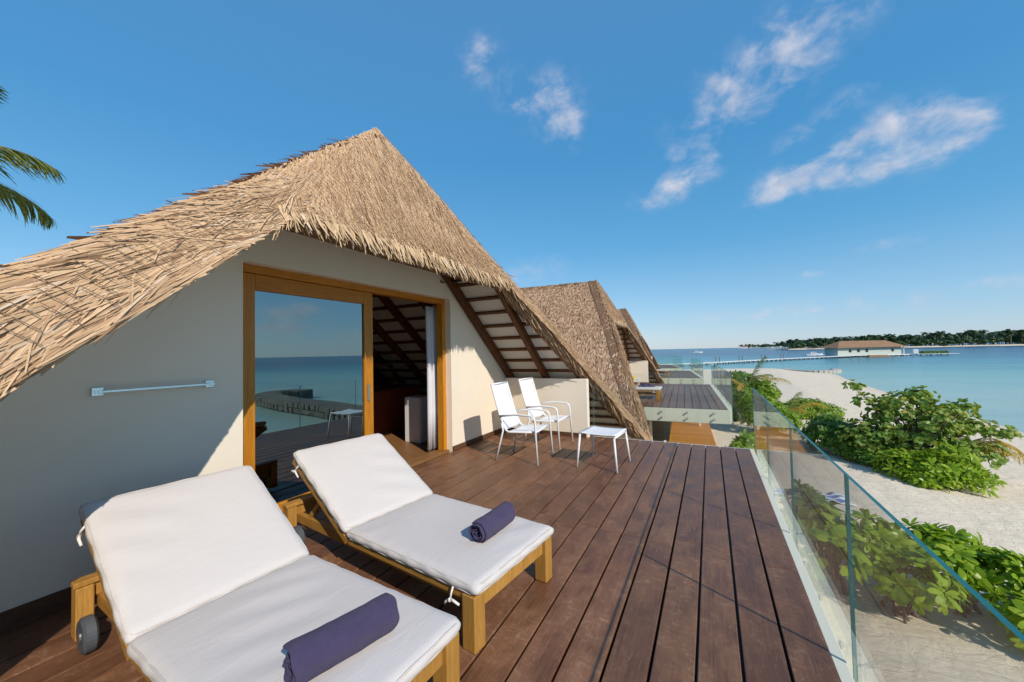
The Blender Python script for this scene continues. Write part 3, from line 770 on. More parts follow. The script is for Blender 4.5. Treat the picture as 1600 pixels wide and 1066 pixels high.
# ------------------------------------------------------------------ things inside the room
def curtain():
    n = 60; pts0 = []
    for i in range(n):
        t = i/(n-1); y = 4.63 + .27*t; x = -3.88 + .035*math.sin(t*2*math.pi*4.5) + .01*math.sin(t*17)
        pts0.append((x, y))
    V, Fq = [], []
    for k, z in enumerate((.03, .6, 1.3, 2.0, 2.24)):
        for (x, y) in pts0: V.append((x + .006*math.sin(z*3+y*9), y + .008*math.sin(z*2.2), z))
    for k in range(4):
        for i in range(n-1): a = k*n+i; Fq.append((a, a+1, a+n+1, a+n))
    me = fast_mesh('curtain', V, Fq, [M_curtain], True); o = link('curtain', me)
    so = o.modifiers.new('solid', 'SOLIDIFY'); so.thickness = .003
    tag(o, 'white curtain gathered at the open side of the teak door', 'curtain')
curtain()
cab = MB().box(-6.15, -5.6, 5.05, 6.50, -.012, .82).build('cabinet', M_cab, bevel=.008)
tag(cab, 'dark red timber cabinet standing inside the dim room', 'cabinet')
for k in range(3):
    MB().box(-5.598, -5.585, 5.08+.47*k, 5.51+.47*k, .06, .78).build('cabinet_door', M_cab, cab, bevel=.004)
box = MB().box(-4.75, -4.42, 5.08, 5.40, -.011, .76).build('bedside_cabinet', M_white_metal, bevel=.006); tag(box, 'small white cabinet beside the curtain inside the room', 'cabinet')
MB().box(-4.418, -4.408, 5.10, 5.38, .40, .73).build('drawer', M_white_metal, box, bevel=.003)
MB().box(-4.418, -4.408, 5.10, 5.38, .04, .37).build('drawer', M_white_metal, box, bevel=.003)
mir = MB().box(-6.10, -6.07, 5.2, 6.15, .84, 1.32).build('wall_mirror', M_cab); tag(mir, 'framed bluish mirror leaning above the dark red cabinet', 'mirror')
MB().box(-6.069, -6.062, 5.24, 6.11, .88, 1.28).build('mirror_glass', M_mirror, mir)

# towel rail on the wall
tb = empty('towel_rail', (WX, .98, 1.30)); tag(tb, 'slim chrome towel rail screwed to the white wall', 'towel rail')
for y in (0, .63):
    MB().box(.001, .012, y-.028, y+.028, -.028, .028).build('mounting_plate', M_chrome, tb, bevel=.002)
    MB().box(.012, .062, y-.011, y+.011, -.011, .011).build('bracket', M_chrome, tb, bevel=.002)
MB().box(.046, .060, .012, .618, -.007, .007).build('bar', M_chrome, tb, bevel=.001)

# ------------------------------------------------------------------ sun loungers
def cushion_mesh(lx, ly, t, seed, puff=.012):
    nx_, ny_, nz_ = 56, 36, 6; r = .026
    hx, hy, hz = lx/2, ly/2, t/2; V = []; idx = {}; Fq = []
    def vid(i, j, k):
        key = (i, j, k)
        if key not in idx:
            p = np.array([(i/nx_*2-1)*hx, (j/ny_*2-1)*hy, (k/nz_*2-1)*hz])
            q = np.array([np.clip(p[0], -hx+r, hx-r), np.clip(p[1], -hy+r, hy-r), np.clip(p[2], -hz+r, hz-r)])
            d = p-q; n = np.linalg.norm(d)
            if n > 1e-6: p = q + d/n*r
            u, v_ = p[0]/hx, p[1]/hy; s_ = (1-min(1, abs(u))**6)*(1-min(1, abs(v_))**6)
            if k == nz_:
                w = .0035*math.sin(9*p[0]+5*p[1]+seed) * math.sin(4*p[1]-seed) + .0028*math.sin(31*p[0]-13*p[1]+seed*3)*max(0, math.sin(5*p[1]+3*p[0]+seed))
                edge = min(1-abs(u), (1-abs(v_))*ly/lx); w += .0030*math.sin((p[0]*.6+p[1])*85+seed)*math.exp(-max(0, edge)*22)
                p[2] += puff*s_ + w*s_**.5
            else:
                bulge = 1 - (2*k/nz_-1)**2
                if i in (0, nx_): p[0] += math.copysign(.008*bulge + .003*math.sin(p[1]*40+seed), u)
                if j in (0, ny_): p[1] += math.copysign(.008*bulge + .003*math.sin(p[0]*38+seed), v_)
            idx[key] = len(V); V.append(p)
        return idx[key]
    for i in range(nx_):
        for j in range(ny_):
            Fq.append((vid(i, j, nz_), vid(i+1, j, nz_), vid(i+1, j+1, nz_), vid(i, j+1, nz_)))
            Fq.append((vid(i, j, 0), vid(i, j+1, 0), vid(i+1, j+1, 0), vid(i+1, j, 0)))
    for k in range(nz_):
        for i in range(nx_):
            Fq.append((vid(i, 0, k), vid(i+1, 0, k), vid(i+1, 0, k+1), vid(i, 0, k+1))); Fq.append((vid(i, ny_, k), vid(i, ny_, k+1), vid(i+1, ny_, k+1), vid(i+1, ny_, k)))
        for j in range(ny_):
            Fq.append((vid(0, j, k), vid(0, j, k+1), vid(0, j+1, k+1), vid(0, j+1, k))); Fq.append((vid(nx_, j, k), vid(nx_, j+1, k), vid(nx_, j+1, k+1), vid(nx_, j, k+1)))
    return fast_mesh('mattress', np.array(V), np.array(Fq), [M_cushion], True)
def piping_mb(lx, ly, z, rr=.045):
    hx, hy = lx/2+.001, ly/2+.001; pts = []
    for cx, cy, a0 in ((hx-rr, hy-rr, 0), (-hx+rr, hy-rr, 90), (-hx+rr, -hy+rr, 180), (hx-rr, -hy+rr, 270)):
        for s_ in range(5): a = R(a0+s_*22.5); pts.append((cx+rr*math.cos(a)*.92, cy+rr*math.sin(a)*.92, z + .0015*math.sin(len(pts)*2.1)))
    # subdivide straight runs for a slightly wavy seam
    out = []
    for i in range(len(pts)):
        a = Vector(pts[i]); b = Vector(pts[(i+1) % len(pts)]); n = max(1, int((b-a).length/.06))
        for s_ in range(n): p = a.lerp(b, s_/n); out.append((p.x, p.y, p.z + .0018*math.sin(p.x*37+p.y*29)))
    out.append(out[0]); out.append(out[1])
    return out

def make_lounger(seed, loc, ang, label, ties=True):
    """local +x runs from the foot to the head"""
    L = empty('sun_lounger', loc, math.pi - ang); tag(L, label, 'sun lounger', 'teak sun loungers with white mattresses')
    W2, HX, PH = .395, 1.12, R(29.8)
    for sy in (-1, 1):
        y = sy*(W2-.0425)
        MB().box(0, .085, y-.0425, y+.0425, 0, .262).build('leg', M_teak_z, L, bevel=.005)
        MB().box(1.93, 2.015, y-.035, y+.035, 0.03, .285).build('leg', M_teak_z, L, bevel=.005)
        yy = sy*(W2-.115)
        MB().box(.087, 2.0, yy-.02, yy+.02, .150, .222).build('side_rail', M_teak, L, bevel=.005)
        y3 = sy*(W2-.04)
        MB().box(.087, HX, y3-.026, y3+.026, .226, .264).build('seat_rail', M_teak, L, bevel=.005)
        # wheel outside the rear leg
        w = MB(); yc = sy*(W2-.035); 
        prof = [(.030, -.028), (.072, -.028), (.085, -.018), (.085, .018), (.072, .028), (.030, .028)]
        n = 28; b0 = 0
        for k in range(n):
            a = 2*math.pi*k/n
            for (r_, t_) in prof: w.v.append((1.842+r_*math.cos(a), yc+t_, .085+r_*math.sin(a)))
        for k in range(n):
            for j in range(len(prof)-1):
                w.f.append((k*6+j, ((k+1) % n)*6+j, ((k+1) % n)*6+j+1, k*6+j+1)); w.mi.append(0)
        wh = w.build('wheel', M_rubber, L, smooth=False)
        MB().tube([(1.842, yc-.034, .085), (1.842, yc+.034, .085)], .030, 14).build('hub', M_steel, wh)
    MB().box(.02, .055, -W2+.087, W2-.087, .175, .258).build('end_rail', M_teak_z, L, bevel=.004)
    MB().box(1.935, 2.01, -W2, W2, .287, .315).build('head_beam', M_teak_z, L, bevel=.005)
    MB().box(1.955, 1.99, -W2+.072, W2-.072, .215, .285).build('head_rail', M_teak_z, L, bevel=.004)
    sm = MB().box(-.035, .035, -W2+.07, W2-.07, -.009, .009).mesh('slat', M_teak_z)
    for k in range(11): link('slat', sm, L, (.13+.095*k, 0, .253))
    # backrest
    ux = Vector((math.cos(PH), 0, math.sin(PH))); uz = Vector((-math.sin(PH), 0, math.cos(PH))); h0 = Vector((HX+.012, 0, .245))
    br = None
    for sy in (-1, 1):
        y = sy*(W2-.025); a = h0 + Vector((0, y, 0)); b = a + ux*.83
        o = MB().bar(a, b, .035, .045, uz).build('back_stile' if br else 'backrest', M_teak, br or L, bevel=.004)
        if br is None: br = o
        MB().bar(h0 + Vector((0, sy*.28, 0)) + ux*.46 - uz*.03, (1.80, sy*.28, .215), .028, .035, (0, 0, 1)).build('prop', M_teak, L, bevel=.003)
    c = h0 + ux*.80; MB().bar(c + Vector((0, -W2+.046, 0)), c + Vector((0, W2-.046, 0)), .05, .035, uz).build('top_rail', M_teak_z, br, bevel=.004)
    for k in range(7):
        c = h0 + ux*(.10+.10*k); MB().bar(c + Vector((0, -W2+.046, 0)), c + Vector((0, W2-.046, 0)), .065, .016, uz).build('slat', M_teak_z, br)
    # mattress: seat half and back half
    t = .062; lx = HX + .012
    mt = link('mattress', cushion_mesh(lx, .785, t, seed), L, (lx/2 - .015, 0, .266+t/2))
    for z in (t/2-.012, -t/2+.010): MB().tube(piping_mb(lx, .785, z), .0042, 6).build('piping', M_piping, mt, smooth=True)
    lb = .815; cb = h0 + ux*(lb/2+.028) + uz*(.026+t/2)
    mk = link('back_mattress', cushion_mesh(lb, .785, t, seed+5), L, cb, (0, -PH, 0))
    for z in (t/2-.012, -t/2+.010): MB().tube(piping_mb(lb, .785, z), .0042, 6).build('piping', M_piping, mk, smooth=True)
    if ties:
        # knotted cotton ties: one at the foot corner, one on the back
        for base, host, nm in (((-lx/2+.16, .395, -.03), mt, 'tie'), ((lb/2-.12, .395, -.02), mk, 'tie')):
            x, y, z = base
            tie = MB().tube([(x, y-.002, z+.012), (x+.004, y+.010, z-.02), (x+.010, y+.012, z-.055)], .0055, 6)
            tie.tube([(x+.010, y+.012, z-.050), (x-.02, y+.018, z-.045), (x-.055, y+.014, z-.055)], [.009, .007, .006], 6)
            tie.tube([(x+.010, y+.012, z-.050), (x+.035, y+.018, z-.065), (x+.05, y+.012, z-.085)], [.009, .007, .006], 6)
            tie.tube([(x+.002, y+.014, z-.046), (x+.018, y+.016, z-.056)], .011, 6)
            tie.build(nm, M_tie, host, smooth=True)
    return L
a1, a2 = R(3.6), R(7.6)
l1 = make_lounger(1.0, (-1.045, 1.02, 0), a1, 'teak sun lounger with white mattress standing at the bare wall side of the door')
l2 = make_lounger(4.3, (-1.03, 2.02, 0), a2, 'teak sun lounger with white mattress in front of the teak sliding door')

for l_ in (l1, l2): l_.scale = (1, 1, 1.05)      # slightly taller frame
# rolled towels
def towel_mesh(r0, turns, length, seed):
    nt = int(turns*26); ns = 16; V, Fq = [], []; th_ = r0/(turns+.35)
    for s_ in range(ns+1):
        u = s_/ns; yy = (u-.5)*length
        for i in range(nt+1):
            a = 2*math.pi*turns*i/nt; r = th_*.35 + th_*(a/(2*math.pi))
            wob = 1 + .03*math.sin(3*a+seed) + .02*math.sin(u*7+a) + .022*math.sin(u*19+2.3*a+seed)*math.sin(a*1.7+u*5) + .014*math.sin(u*41-a*3+seed)
            sh = .012*math.sin(a*.7+seed)*(1 if s_ in (0, ns) else .6)*(2*u-1)
            # flattened underneath by its own weight
            x = r*wob*math.cos(a+.9)*1.04; z = r*wob*math.sin(a+.9); z = max(z, -r0*.86)
            V.append((x, yy + sh + .004*math.sin(a*5), z))
    m_ = nt+1
    for s_ in range(ns):
        for i in range(nt): a = s_*m_+i; Fq.append((a, a+1, a+m_+1, a+m_))
    return fast_mesh('rolled_towel', V, Fq, [M_towel], True), th_
def towel(loc, rz, label, r=.066, ln=.34, seed=1):
    me, th_ = towel_mesh(r, 4.2, ln, seed); o = link('rolled_towel', me, None, loc, (0, 0, rz))
    so = o.modifiers.new('solid', 'SOLIDIFY'); so.thickness = th_*.72; so.offset = 0
    sb = o.modifiers.new('sub', 'SUBSURF'); sb.levels = 1; sb.render_levels = 1
    tag(o, label, 'towel', 'rolled purple towels'); return o
towel((-1.265, 2.14, .417), R(-4), 'rolled purple towel showing its spiral end, lying on the lounger before the door', .066, .36, 1)
towel((-1.285, 1.03, .418), R(-16), 'rolled purple towel with hidden spiral end, lying on the lounger by the bare wall', .070, .38, 2.4)

# ------------------------------------------------------------------ armchairs and footstool
def bez(pts, n=8):
    """round the corners of a polyline"""
    pts = [Vector(p) for p in pts]; out = [pts[0]]
    for i in range(1, len(pts)-1):
        a, b, c = pts[i-1], pts[i], pts[i+1]; r = min(.07, (a-b).length*.45, (c-b).length*.45)
        p, q = b + (a-b).normalized()*r, b + (c-b).normalized()*r
        for k in range(n+1):
            t = k/n; out.append(p*(1-t)**2 + b*2*t*(1-t) + q*t*t)
    out.append(pts[-1]); return out
def sheet(name, rows, mat, parent, th_=.006):
    r, c = len(rows), len(rows[0]); V = [p for row in rows for p in row]
    Fq = [(i*c+j, i*c+j+1, (i+1)*c+j+1, (i+1)*c+j) for i in range(r-1) for j in range(c-1)]
    o = link(name, fast_mesh(name, V, Fq, [mat], True), parent); so = o.modifiers.new('solid', 'SOLIDIFY'); so.thickness = th_; so.offset = 0
    return o
def make_chair():
    c = empty('armchair')
    for sy in (-1, 1):
        y = sy*.275
        MB().tube(bez([(.315, sy*.295, 0), (.275, y, .635), (.02, y, .650), (-.255, sy*.262, .615)]), .0145, 8).build('arm_and_front_leg', M_white_metal, c, smooth=True)
        MB().tube([(-.315, sy*.285, 0), (-.205, sy*.262, .42), (-.225, sy*.262, .52)], .0145, 8).build('rear_leg', M_white_metal, c, smooth=True)
        MB().tube(bez([(.265, sy*.250, .425), (-.16, sy*.245, .395), (-.262, sy*.245, .62), (-.385, sy*.245, 1.05)]), .014, 8).build('side_frame', M_white_metal, c, smooth=True)
        MB().tube([(.286, sy*.277, .43), (.262, sy*.246, .426)], .012, 8).build('bracket', M_steel, c, smooth=True)
    MB().tube([(.262, -.25, .415), (.262, .25, .415)], .013, 8).build('front_rail', M_white_metal, c, smooth=True)
    MB().tube([(-.15, -.245, .385), (-.15, .245, .385)], .013, 8).build('rear_rail', M_white_metal, c, smooth=True)
    MB().tube([(-.385, -.245, 1.05), (-.385, .245, 1.05)], .012, 8).build('top_rail', M_white_metal, c, smooth=True)
    seat = [[(.272-.42*u, -.244+.488*v, .438 - .03*u - .012*math.sin(math.pi*v) - .008*math.sin(math.pi*u)) for v in np.linspace(0, 1, 9)] for u in np.linspace(0, 1, 10)]
    sheet('seat', seat, M_sling, c)
    back = []
    for u in np.linspace(0, 1, 12):
        z = .42 + .64*u; x = -.178 - .215*u - .018*math.sin(math.pi*u)
        back.append([(x - .012*math.sin(math.pi*v), -.244+.488*v, z) for v in np.linspace(0, 1, 9)])
    sheet('backrest', back, M_sling, c)
    return c
ch = make_chair(); ch.location = (-2.385, 4.945, 0); ch.rotation_euler = (0, 0, R(1.5))
tag(ch, 'white sling armchair beside the open door', 'armchair', 'white armchairs by the parapet')
index_kids()
ch2 = copy_tree(ch); ch2.location = (-2.385, 5.83, 0); ch2.rotation_euler = (0, 0, R(-1)); ch2['label'] = 'white sling armchair standing closest to the low parapet'

st = empty('footstool', (-1.29, 5.07, 0), R(-5)); tag(st, 'white metal footstool with flat sling top in front of the armchairs', 'footstool')
for sx in (-1, 1):
    for sy in (-1, 1):
        MB().tube([(sx*.262, sy*.285, 0), (sx*.225, sy*.248, .405)], .0145, 8).build('leg', M_white_metal, st, smooth=True)
for sx in (-1, 1): MB().tube([(sx*.232, -.25, .412), (sx*.232, .25, .412)], .014, 8).build('side_rail', M_white_metal, st, smooth=True)
sheet('sling_top', [[(-.245+.49*u, -.245+.49*v, .432 + .012*abs(2*u-1)**3 - .008*math.sin(math.pi*v)) for v in np.linspace(0, 1, 9)] for u in np.linspace(0, 1, 11)], M_sling, st, .008)

# ------------------------------------------------------------------ things on the neighbouring decks
index_kids()
def neighbour_lounger(k, p, ang, label):
    c = copy_tree(l2); q = nb_xf(k, p); c.location = q; c.rotation_euler = (0, 0, math.pi - R(ang) + R(NB[k][1])); c['label'] = label
neighbour_lounger(0, (-1.15, 1.25, 0), 3, 'teak sun lounger carrying a bundled purple towel on the next villa deck')
neighbour_lounger(1, (-1.0, 1.2, 0), 3, 'white cushioned sun lounger alone on the third villa deck')
neighbour_lounger(2, (-1.0, 1.2, 0), 3, 'tiny sun lounger on the farthest villa deck')
bt = []
for u in np.linspace(-1, 1, 15):
    bt.append([(u*.24 + .02*math.sin(7*v), v*.16 + .015*math.sin(9*u), .10*max(0, (1-u*u)*(1-v*v))**.6*(1+.25*math.sin(8*u+5*v)) + .01) for v in np.linspace(-1, 1, 13)])
q = nb_xf(0, (-1.55, 1.30, .34))
o = sheet('bundled_towel', bt, M_towel, None, .012); o.location = q; tag(o, 'purple towel dropped in a heap on the next villa lounger', 'towel')
q = nb_xf(0, (-2.2, 3.2, 0)); tbl = empty('side_table', q, R(3)); tag(tbl, 'low white side table against the neighbouring parapet', 'side table')
for sx in (-1, 1):
    for sy in (-1, 1): MB().tube([(sx*.23, sy*.23, 0), (sx*.22, sy*.22, .44)], .013, 6).build('leg', M_white_metal, tbl)
MB().box(-.25, .25, -.25, .25, .441, .462).build('table_top', M_white_metal, tbl, bevel=.006)
o = MB().tube([(0, 0, 0), (0, 0, .01), (0, 0, .07), (0, 0, .075)], [.07, .10, .15, .145], 14).build('bowl', M_yellow, None, True, loc=nb_xf(0, (-2.2, 3.2, .463))); tag(o, 'yellow bowl on the low white side table', 'bowl')
# blind cord under the next deck
q = nb_xf(0, (-.85, -.35, -.36)); bc = empty('blind_cord', q); tag(bc, 'thin blind cord with white tassel hanging under the next deck', 'blind cord')
MB().tube([(0, 0, 0), (.004, 0, -.3), (0, 0, -.55)], .004, 5).build('cord', M_yellow, bc)
MB().box(-.03, .03, -.012, .012, -.68, -.552, M=Matrix.Rotation(R(14), 4, 'Y')).build('tassel', M_sticker, bc, bevel=.006)

# ------------------------------------------------------------------ plants
def leaf_arrays(P, T, N, L, W, prof, droop):
    S_ = unit(np.cross(T, N)); N = unit(np.cross(S_, T)); rows = []
    k = len(prof)
    for i, wf in enumerate(prof):
        t = i/(k-1); c = P + T*(L*t)[:, None] + N*(-droop*t*t*L)[:, None]; w = (W*wf/2)[:, None]
        rows += [c - S_*w + N*(w*.25), c + S_*w + N*(w*.25)]
    V = np.stack(rows, 1); n = len(P); b = (np.arange(n)*2*k)[:, None]
    fq = [b + np.array([[2*i, 2*i+1, 2*i+3, 2*i+2]]) for i in range(k-1)]
    return V.reshape(-1, 3), np.stack(fq, 1).reshape(-1, 4)
def sample_lobes(lobes, n, r, up=.25, thick=.28):
    lb = np.array(lobes, float); vol = lb[:, 3]*lb[:, 4]+lb[:, 4]*lb[:, 5]; pr = vol/vol.sum(); Ps, Ns = [], []
    while sum(len(p) for p in Ps) < n:
        m_ = n; i = r.choice(len(lb), m_, p=pr); d = unit(r.normal(0, 1, (m_, 3))); k = (d[:, 2] > -.55+up*.5)
        rad = 1 - thick*r.random(m_)**1.6 + .06*r.normal(0, 1, m_)
        p = lb[i, :3] + d*lb[i, 3:]*rad[:, None]; nn = unit(d/lb[i, 3:])
        inside = np.zeros(m_, bool)
        for j in range(len(lb)):
            q = (p-lb[j, :3])/lb[j, 3:]; inside |= ((q**2).sum(1) < .50) & (i != j)
        k &= ~inside | (r.random(m_) < .12); Ps.append(p[k]); Ns.append(nn[k])
    return np.concatenate(Ps)[:n], np.concatenate(Ns)[:n]
def make_bush(name, label, cat, base, lobes, nros, per, L, W, prof, mat, seed, group=None, spread=.9, droop=.15, stems=22, up=.45, thick=.28, nstem_r=.016):
    r = np.random.default_rng(seed); bx, by, bz = base
    root = empty(name, base); tag(root, label, cat, group)
    P, N = sample_lobes([(l[0], l[1], l[2], *l[3:]) for l in lobes], nros, r, thick=thick)
    P[:, 2] = np.maximum(P[:, 2], .05)
    ax = unit(N + np.array([[0, 0, up]]) + r.normal(0, .25, N.shape))
    tmp = unit(np.cross(ax, np.where(np.abs(ax[:, 2:3]) < .9, np.array([[0, 0, 1.]]), np.array([[1., 0, 0]])))); bi = np.cross(ax, tmp)
    sets = []
    for k in range(per):
        a = 2*np.pi*(k/per) + r.uniform(-.5, .5, nros); out = tmp*np.cos(a)[:, None] + bi*np.sin(a)[:, None]
        el = r.uniform(.1, 1.0, nros)*spread
        T = unit(out + ax*el[:, None]); sc = r.uniform(.65, 1.15, nros)
        sets.append(leaf_arrays(P + out*.012, T, unit(ax - out*el[:, None] + r.normal(0, .2, ax.shape)), L*sc, W*sc, prof, np.full(nros, droop)*r.uniform(.3, 1.6, nros)))
    tag(link('leaves', blade_mesh('leaves', sets, mat), root), kind='stuff')
    mb = MB()
    for k in r.choice(nros, min(stems, nros), replace=False):
        p = P[k]; s0 = Vector((r.normal(0, .10), r.normal(0, .10), -.05)); mid = Vector((p[0]*.45, p[1]*.45, p[2]*.62 + .02)); e = Vector(p)
        mb.tube([s0, s0.lerp(mid, .5)+Vector((0, 0, .03)), mid, mid.lerp(e, .6), e], [nstem_r*1.6, nstem_r*1.3, nstem_r, nstem_r*.7, nstem_r*.35], 5)
    mb.build('stems', M_stem, root, smooth=True)
    return root
ROUND = (.30, .95, 1.0, .45); OBOV = (.16, .62, 1.0, .40); OVAL = (.25, 1.0, .35)
def G(x, y): return (x, y, gz(x, y))
# sea grape: tall open bush on the sand
make_bush('sea_grape_bush', 'tall spreading sea grape bush with round leaves on the open sand', 'bush', G(4.75, 13.9),
    [(-.75, .5, .75, .75, .8, .55), (-.35, .6, 1.35, .55, .6, .50), (.25, .2, 1.0, .8, .8, .65), (-.15, .5, 1.75, .42, .4, .35), (.55, .3, 1.55, .5, .5, .35), (1.15, .5, 1.15, .50, .5, .34), (1.62, .4, 1.08, .34, .4, .2), (.35, .7, 1.95, .35, .35, .25),
     (-.85, .6, 1.75, .28, .3, .25), (.2, -.1, .5, .9, .7, .5), (1.0, -.1, .55, .6, .5, .4), (-.95, 1.1, 2.15, .22, .22, .16), (1.15, .5, 1.65, .28, .28, .22)],
    1000, 5, .10, .095, ROUND, M_lf_grape, 11, stems=70, spread=1.1, thick=.7, nstem_r=.018)
make_bush('dark_shrub', 'dark leafy shrub at the shaded foot of the sea grape', 'bush', G(3.55, 14.7),
    [(-.35, .6, .45, .6, .7, .50), (.2, .1, .42, .7, .7, .5), (.85, -.3, .35, .6, .6, .42), (-.2, 1.0, .65, .5, .5, .4), (.35, -.5, .25, .6, .5, .32)], 900, 6, .13, .065, OBOV, M_lf_dark, 12, stems=20)
make_bush('beach_cabbage', 'bright green beach cabbage with long glossy leaves below the sea grape', 'bush', G(4.72, 12.9),
    [(-.5, .3, .32, .5, .45, .34), (.05, .0, .36, .5, .45, .36), (.45, .35, .45, .42, .4, .38), (.6, -.15, .22, .35, .3, .22), (-.25, -.3, .2, .42, .3, .2)], 270, 9, .19, .062, OBOV, M_lf_scae, 13, spread=.8, stems=26)
make_bush('low_round_bush', 'low dome of light green foliage alone on the raked sand', 'bush', G(4.0, 22.2),
    [(-.5, 0, .25, .9, .8, .45), (.35, .1, .25, .95, .8, .42), (0, .3, .35, .9, .8, .50)], 900, 6, .12, .05, OVAL, M_lf_round, 14, stems=16)
make_bush('round_shrub', 'mid green shrub growing beside the glass corner of the next deck', 'bush', G(1.75, 17.6),
    [(0, 0, .7, .75, .8, .7), (-.35, .6, 1.1, .6, .7, .6), (.5, -.2, .45, .6, .6, .5), (.1, .8, 1.5, .55, .6, .45)], 900, 6, .13, .07, OBOV, M_lf_round, 15, stems=18)
make_bush('dark_shrub', 'dark green shrub behind the next deck corner, under the yellow palm fronds', 'bush', G(1.0, 20.2),
    [(0, 0, .8, .9, .9, .8), (.1, .5, 1.6, .8, .8, .6), (-.2, .3, .4, .8, .8, .5)], 900, 6, .13, .065, OBOV, M_lf_dark, 16, stems=18)
make_bush('small_shrub', 'small yellow green shrub on the sand between the two decks', 'bush', G(.62, 9.6),
    [(0, 0, .55, .28, .3, .3), (.15, .3, .8, .25, .25, .22), (-.1, -.2, .3, .25, .25, .25)], 70, 8, .16, .055, OBOV, M_lf_scae, 17, stems=10)
make_bush('small_shrub', 'low dark leafed shrub at the foot of the next deck post', 'bush', G(.72, 12.2),
    [(0, 0, .35, .40, .5, .32), (.2, .4, .55, .35, .35, .3)], 130, 8, .16, .06, OBOV, M_lf_round, 18, stems=10)
# foreground beach cabbage outside the glass
NEAR = [((1.95, 6.35), [(-.25, .3, .55, .35, .30, .30), (.15, .05, .45, .38, .35, .30), (-.05, .55, .75, .30, .25, .25)], 70, 'leafy beach cabbage clump right outside the glass, its shadow on the sand'),
        ((2.65, 6.75), [(-.15, .2, .5, .4, .35, .35), (.35, .0, .45, .35, .3, .3), (.1, .4, .6, .3, .3, .25)], 80, 'bushy beach cabbage in the middle of the clumps outside the glass'),
        ((3.35, 6.75), [(-.15, .1, .4, .4, .35, .30), (.35, .1, .42, .35, .3, .3)], 70, 'beach cabbage clump outside the glass with some yellowed leaves'),
        ((3.05, 6.15), [(0, 0, .30, .32, .28, .22), (.4, .1, .32, .3, .25, .22)], 46, 'low beach cabbage sprawling below the outermost clump'),
        ((3.95, 6.5), [(0, 0, .40, .42, .35, .32)], 46, 'beach cabbage clump farthest from the glass railing')]
for k, (xy, lob, nr, lab) in enumerate(NEAR):
    make_bush('beach_cabbage', lab, 'bush', G(*xy), lob, nr, 10, .17, .062, (.14, .5, .95, 1.0, .5), M_lf_scae, 40+k, 'beach cabbage clumps outside the glass', spread=.75, stems=14, nstem_r=.011, droop=.25)
make_bush('broad_leaf_plant', 'broad leafed plant hugging the deck edge, seen through the glass', 'plant', G(1.32, 6.5),
    [(0, 0, .55, .25, .40, .28), (.05, .55, .60, .28, .40, .30), (.1, 1.1, .5, .28, .4, .3)], 34, 6, .22, .13, ROUND, M_lf_scae, 60, stems=14, spread=.8, droop=.3)
make_bush('dark_shrub', 'dark shrub behind the broad leafed plant beneath the glass railing', 'bush', G(1.45, 8.0),
    [(0, 0, .4, .3, .5, .32), (-.05, .5, .45, .3, .4, .32)], 90, 8, .17, .065, OBOV, M_lf_dark, 61, stems=12)

# beach towel left on the sand outside the glass
bt = []
for u in np.linspace(-1, 1, 25):
    bt.append([(u*.75 + .03*math.sin(5*v), v*.30 + .03*math.sin(4*u), .03 + .035*math.sin(9*u+3*v)*math.sin(5*v+u) + .02*math.sin(17*u)) for v in np.linspace(-1, 1, 13)])
t = NT('blue_striped_cotton'); sx_ = t.new('ShaderNodeSeparateXYZ'); tcx = t.new('ShaderNodeTexCoord'); t.l.new(tcx.outputs['Object'], sx_.inputs[0])
t.set(color=t.ramp(t.math('FRACT', t.math('MULTIPLY', sx_.outputs['Y'], 4.2)), [(.45, (.10, .22, .48)), (.55, (.70, .72, .74))]), rough=.95, spec=.1)
o = sheet('beach_towel', bt, t.m, None, .012); o.location = (1.75, 10.4, gz(1.75, 10.4)); o.rotation_euler = (0, 0, R(8)); tag(o, 'crumpled blue and white beach towel lying on the sand', 'towel')

# palms
def frond(P0, az, elev, L, droop, leaf, nleaf, mat, r, name, parent, width=.03, stiff=.5, stem_mat=None):
    pts = []; d = Vector((math.cos(az)*math.cos(elev), math.sin(az)*math.cos(elev), math.sin(elev))); p = Vector(P0); n = 14
    for k in range(n+1):
        pts.append(p.copy()); p = p + d*(L/n); d = (d + Vector((0, 0, -droop/n*(.4+1.6*k/n)))).normalized()
    arr = np.array([tuple(q) for q in pts]); ts = np.linspace(.14, .99, nleaf)
    idx = ts*n; i0 = np.clip(idx.astype(int), 0, n-1); fr = (idx-i0)[:, None]
    B = arr[i0]*(1-fr) + arr[i0+1]*fr; D = unit(arr[i0+1]-arr[i0])
    side = unit(np.cross(D, np.array([[0, 0, 1.]]))); upv = np.cross(side, D); sets = []
    for s_ in (-1, 1):
        ln = leaf*np.sin(np.pi*np.clip(ts*.86+.10, 0, 1))**.6*r.uniform(.85, 1.1, nleaf)
        T = unit(side*s_ + D*(.55+.9*ts)[:, None] + upv*r.uniform(-.45, .1, (nleaf, 1)) + np.array([[0, 0, -.25*stiff]]) + r.normal(0, .07, (nleaf, 3)))
        sets.append(leaf_arrays(B, T, unit(upv + side*s_*.4), ln, np.full(nleaf, width)*r.uniform(.8, 1.2, nleaf), (.55, 1.0, .75, .12), np.full(nleaf, .30)*r.uniform(.4, 1.8, nleaf)))
    o = link(name, blade_mesh(name, sets, mat), parent)
    MB().tube(pts, [.022*L/3*(1-.85*k/n) for k in range(n+1)], 5).build('rachis', stem_mat or M_lf_yel, o, smooth=True)
    return o
pr = np.random.default_rng(5)
PX, PY, PZ = -16.5, .74, 6.1
pt = empty('palm_tree', (PX, PY, gz(PX, PY))); tag(pt, 'coconut palm rising behind the villa roof with drooping fronds', 'palm tree')
H = PZ - gz(PX, PY)
MB().tube([(.5, 0, 0), (.35, .1, H*.3), (.15, .05, H*.65), (0, 0, H)], [.22, .16, .14, .12], 10).build('trunk', M_trunk, pt, smooth=True)
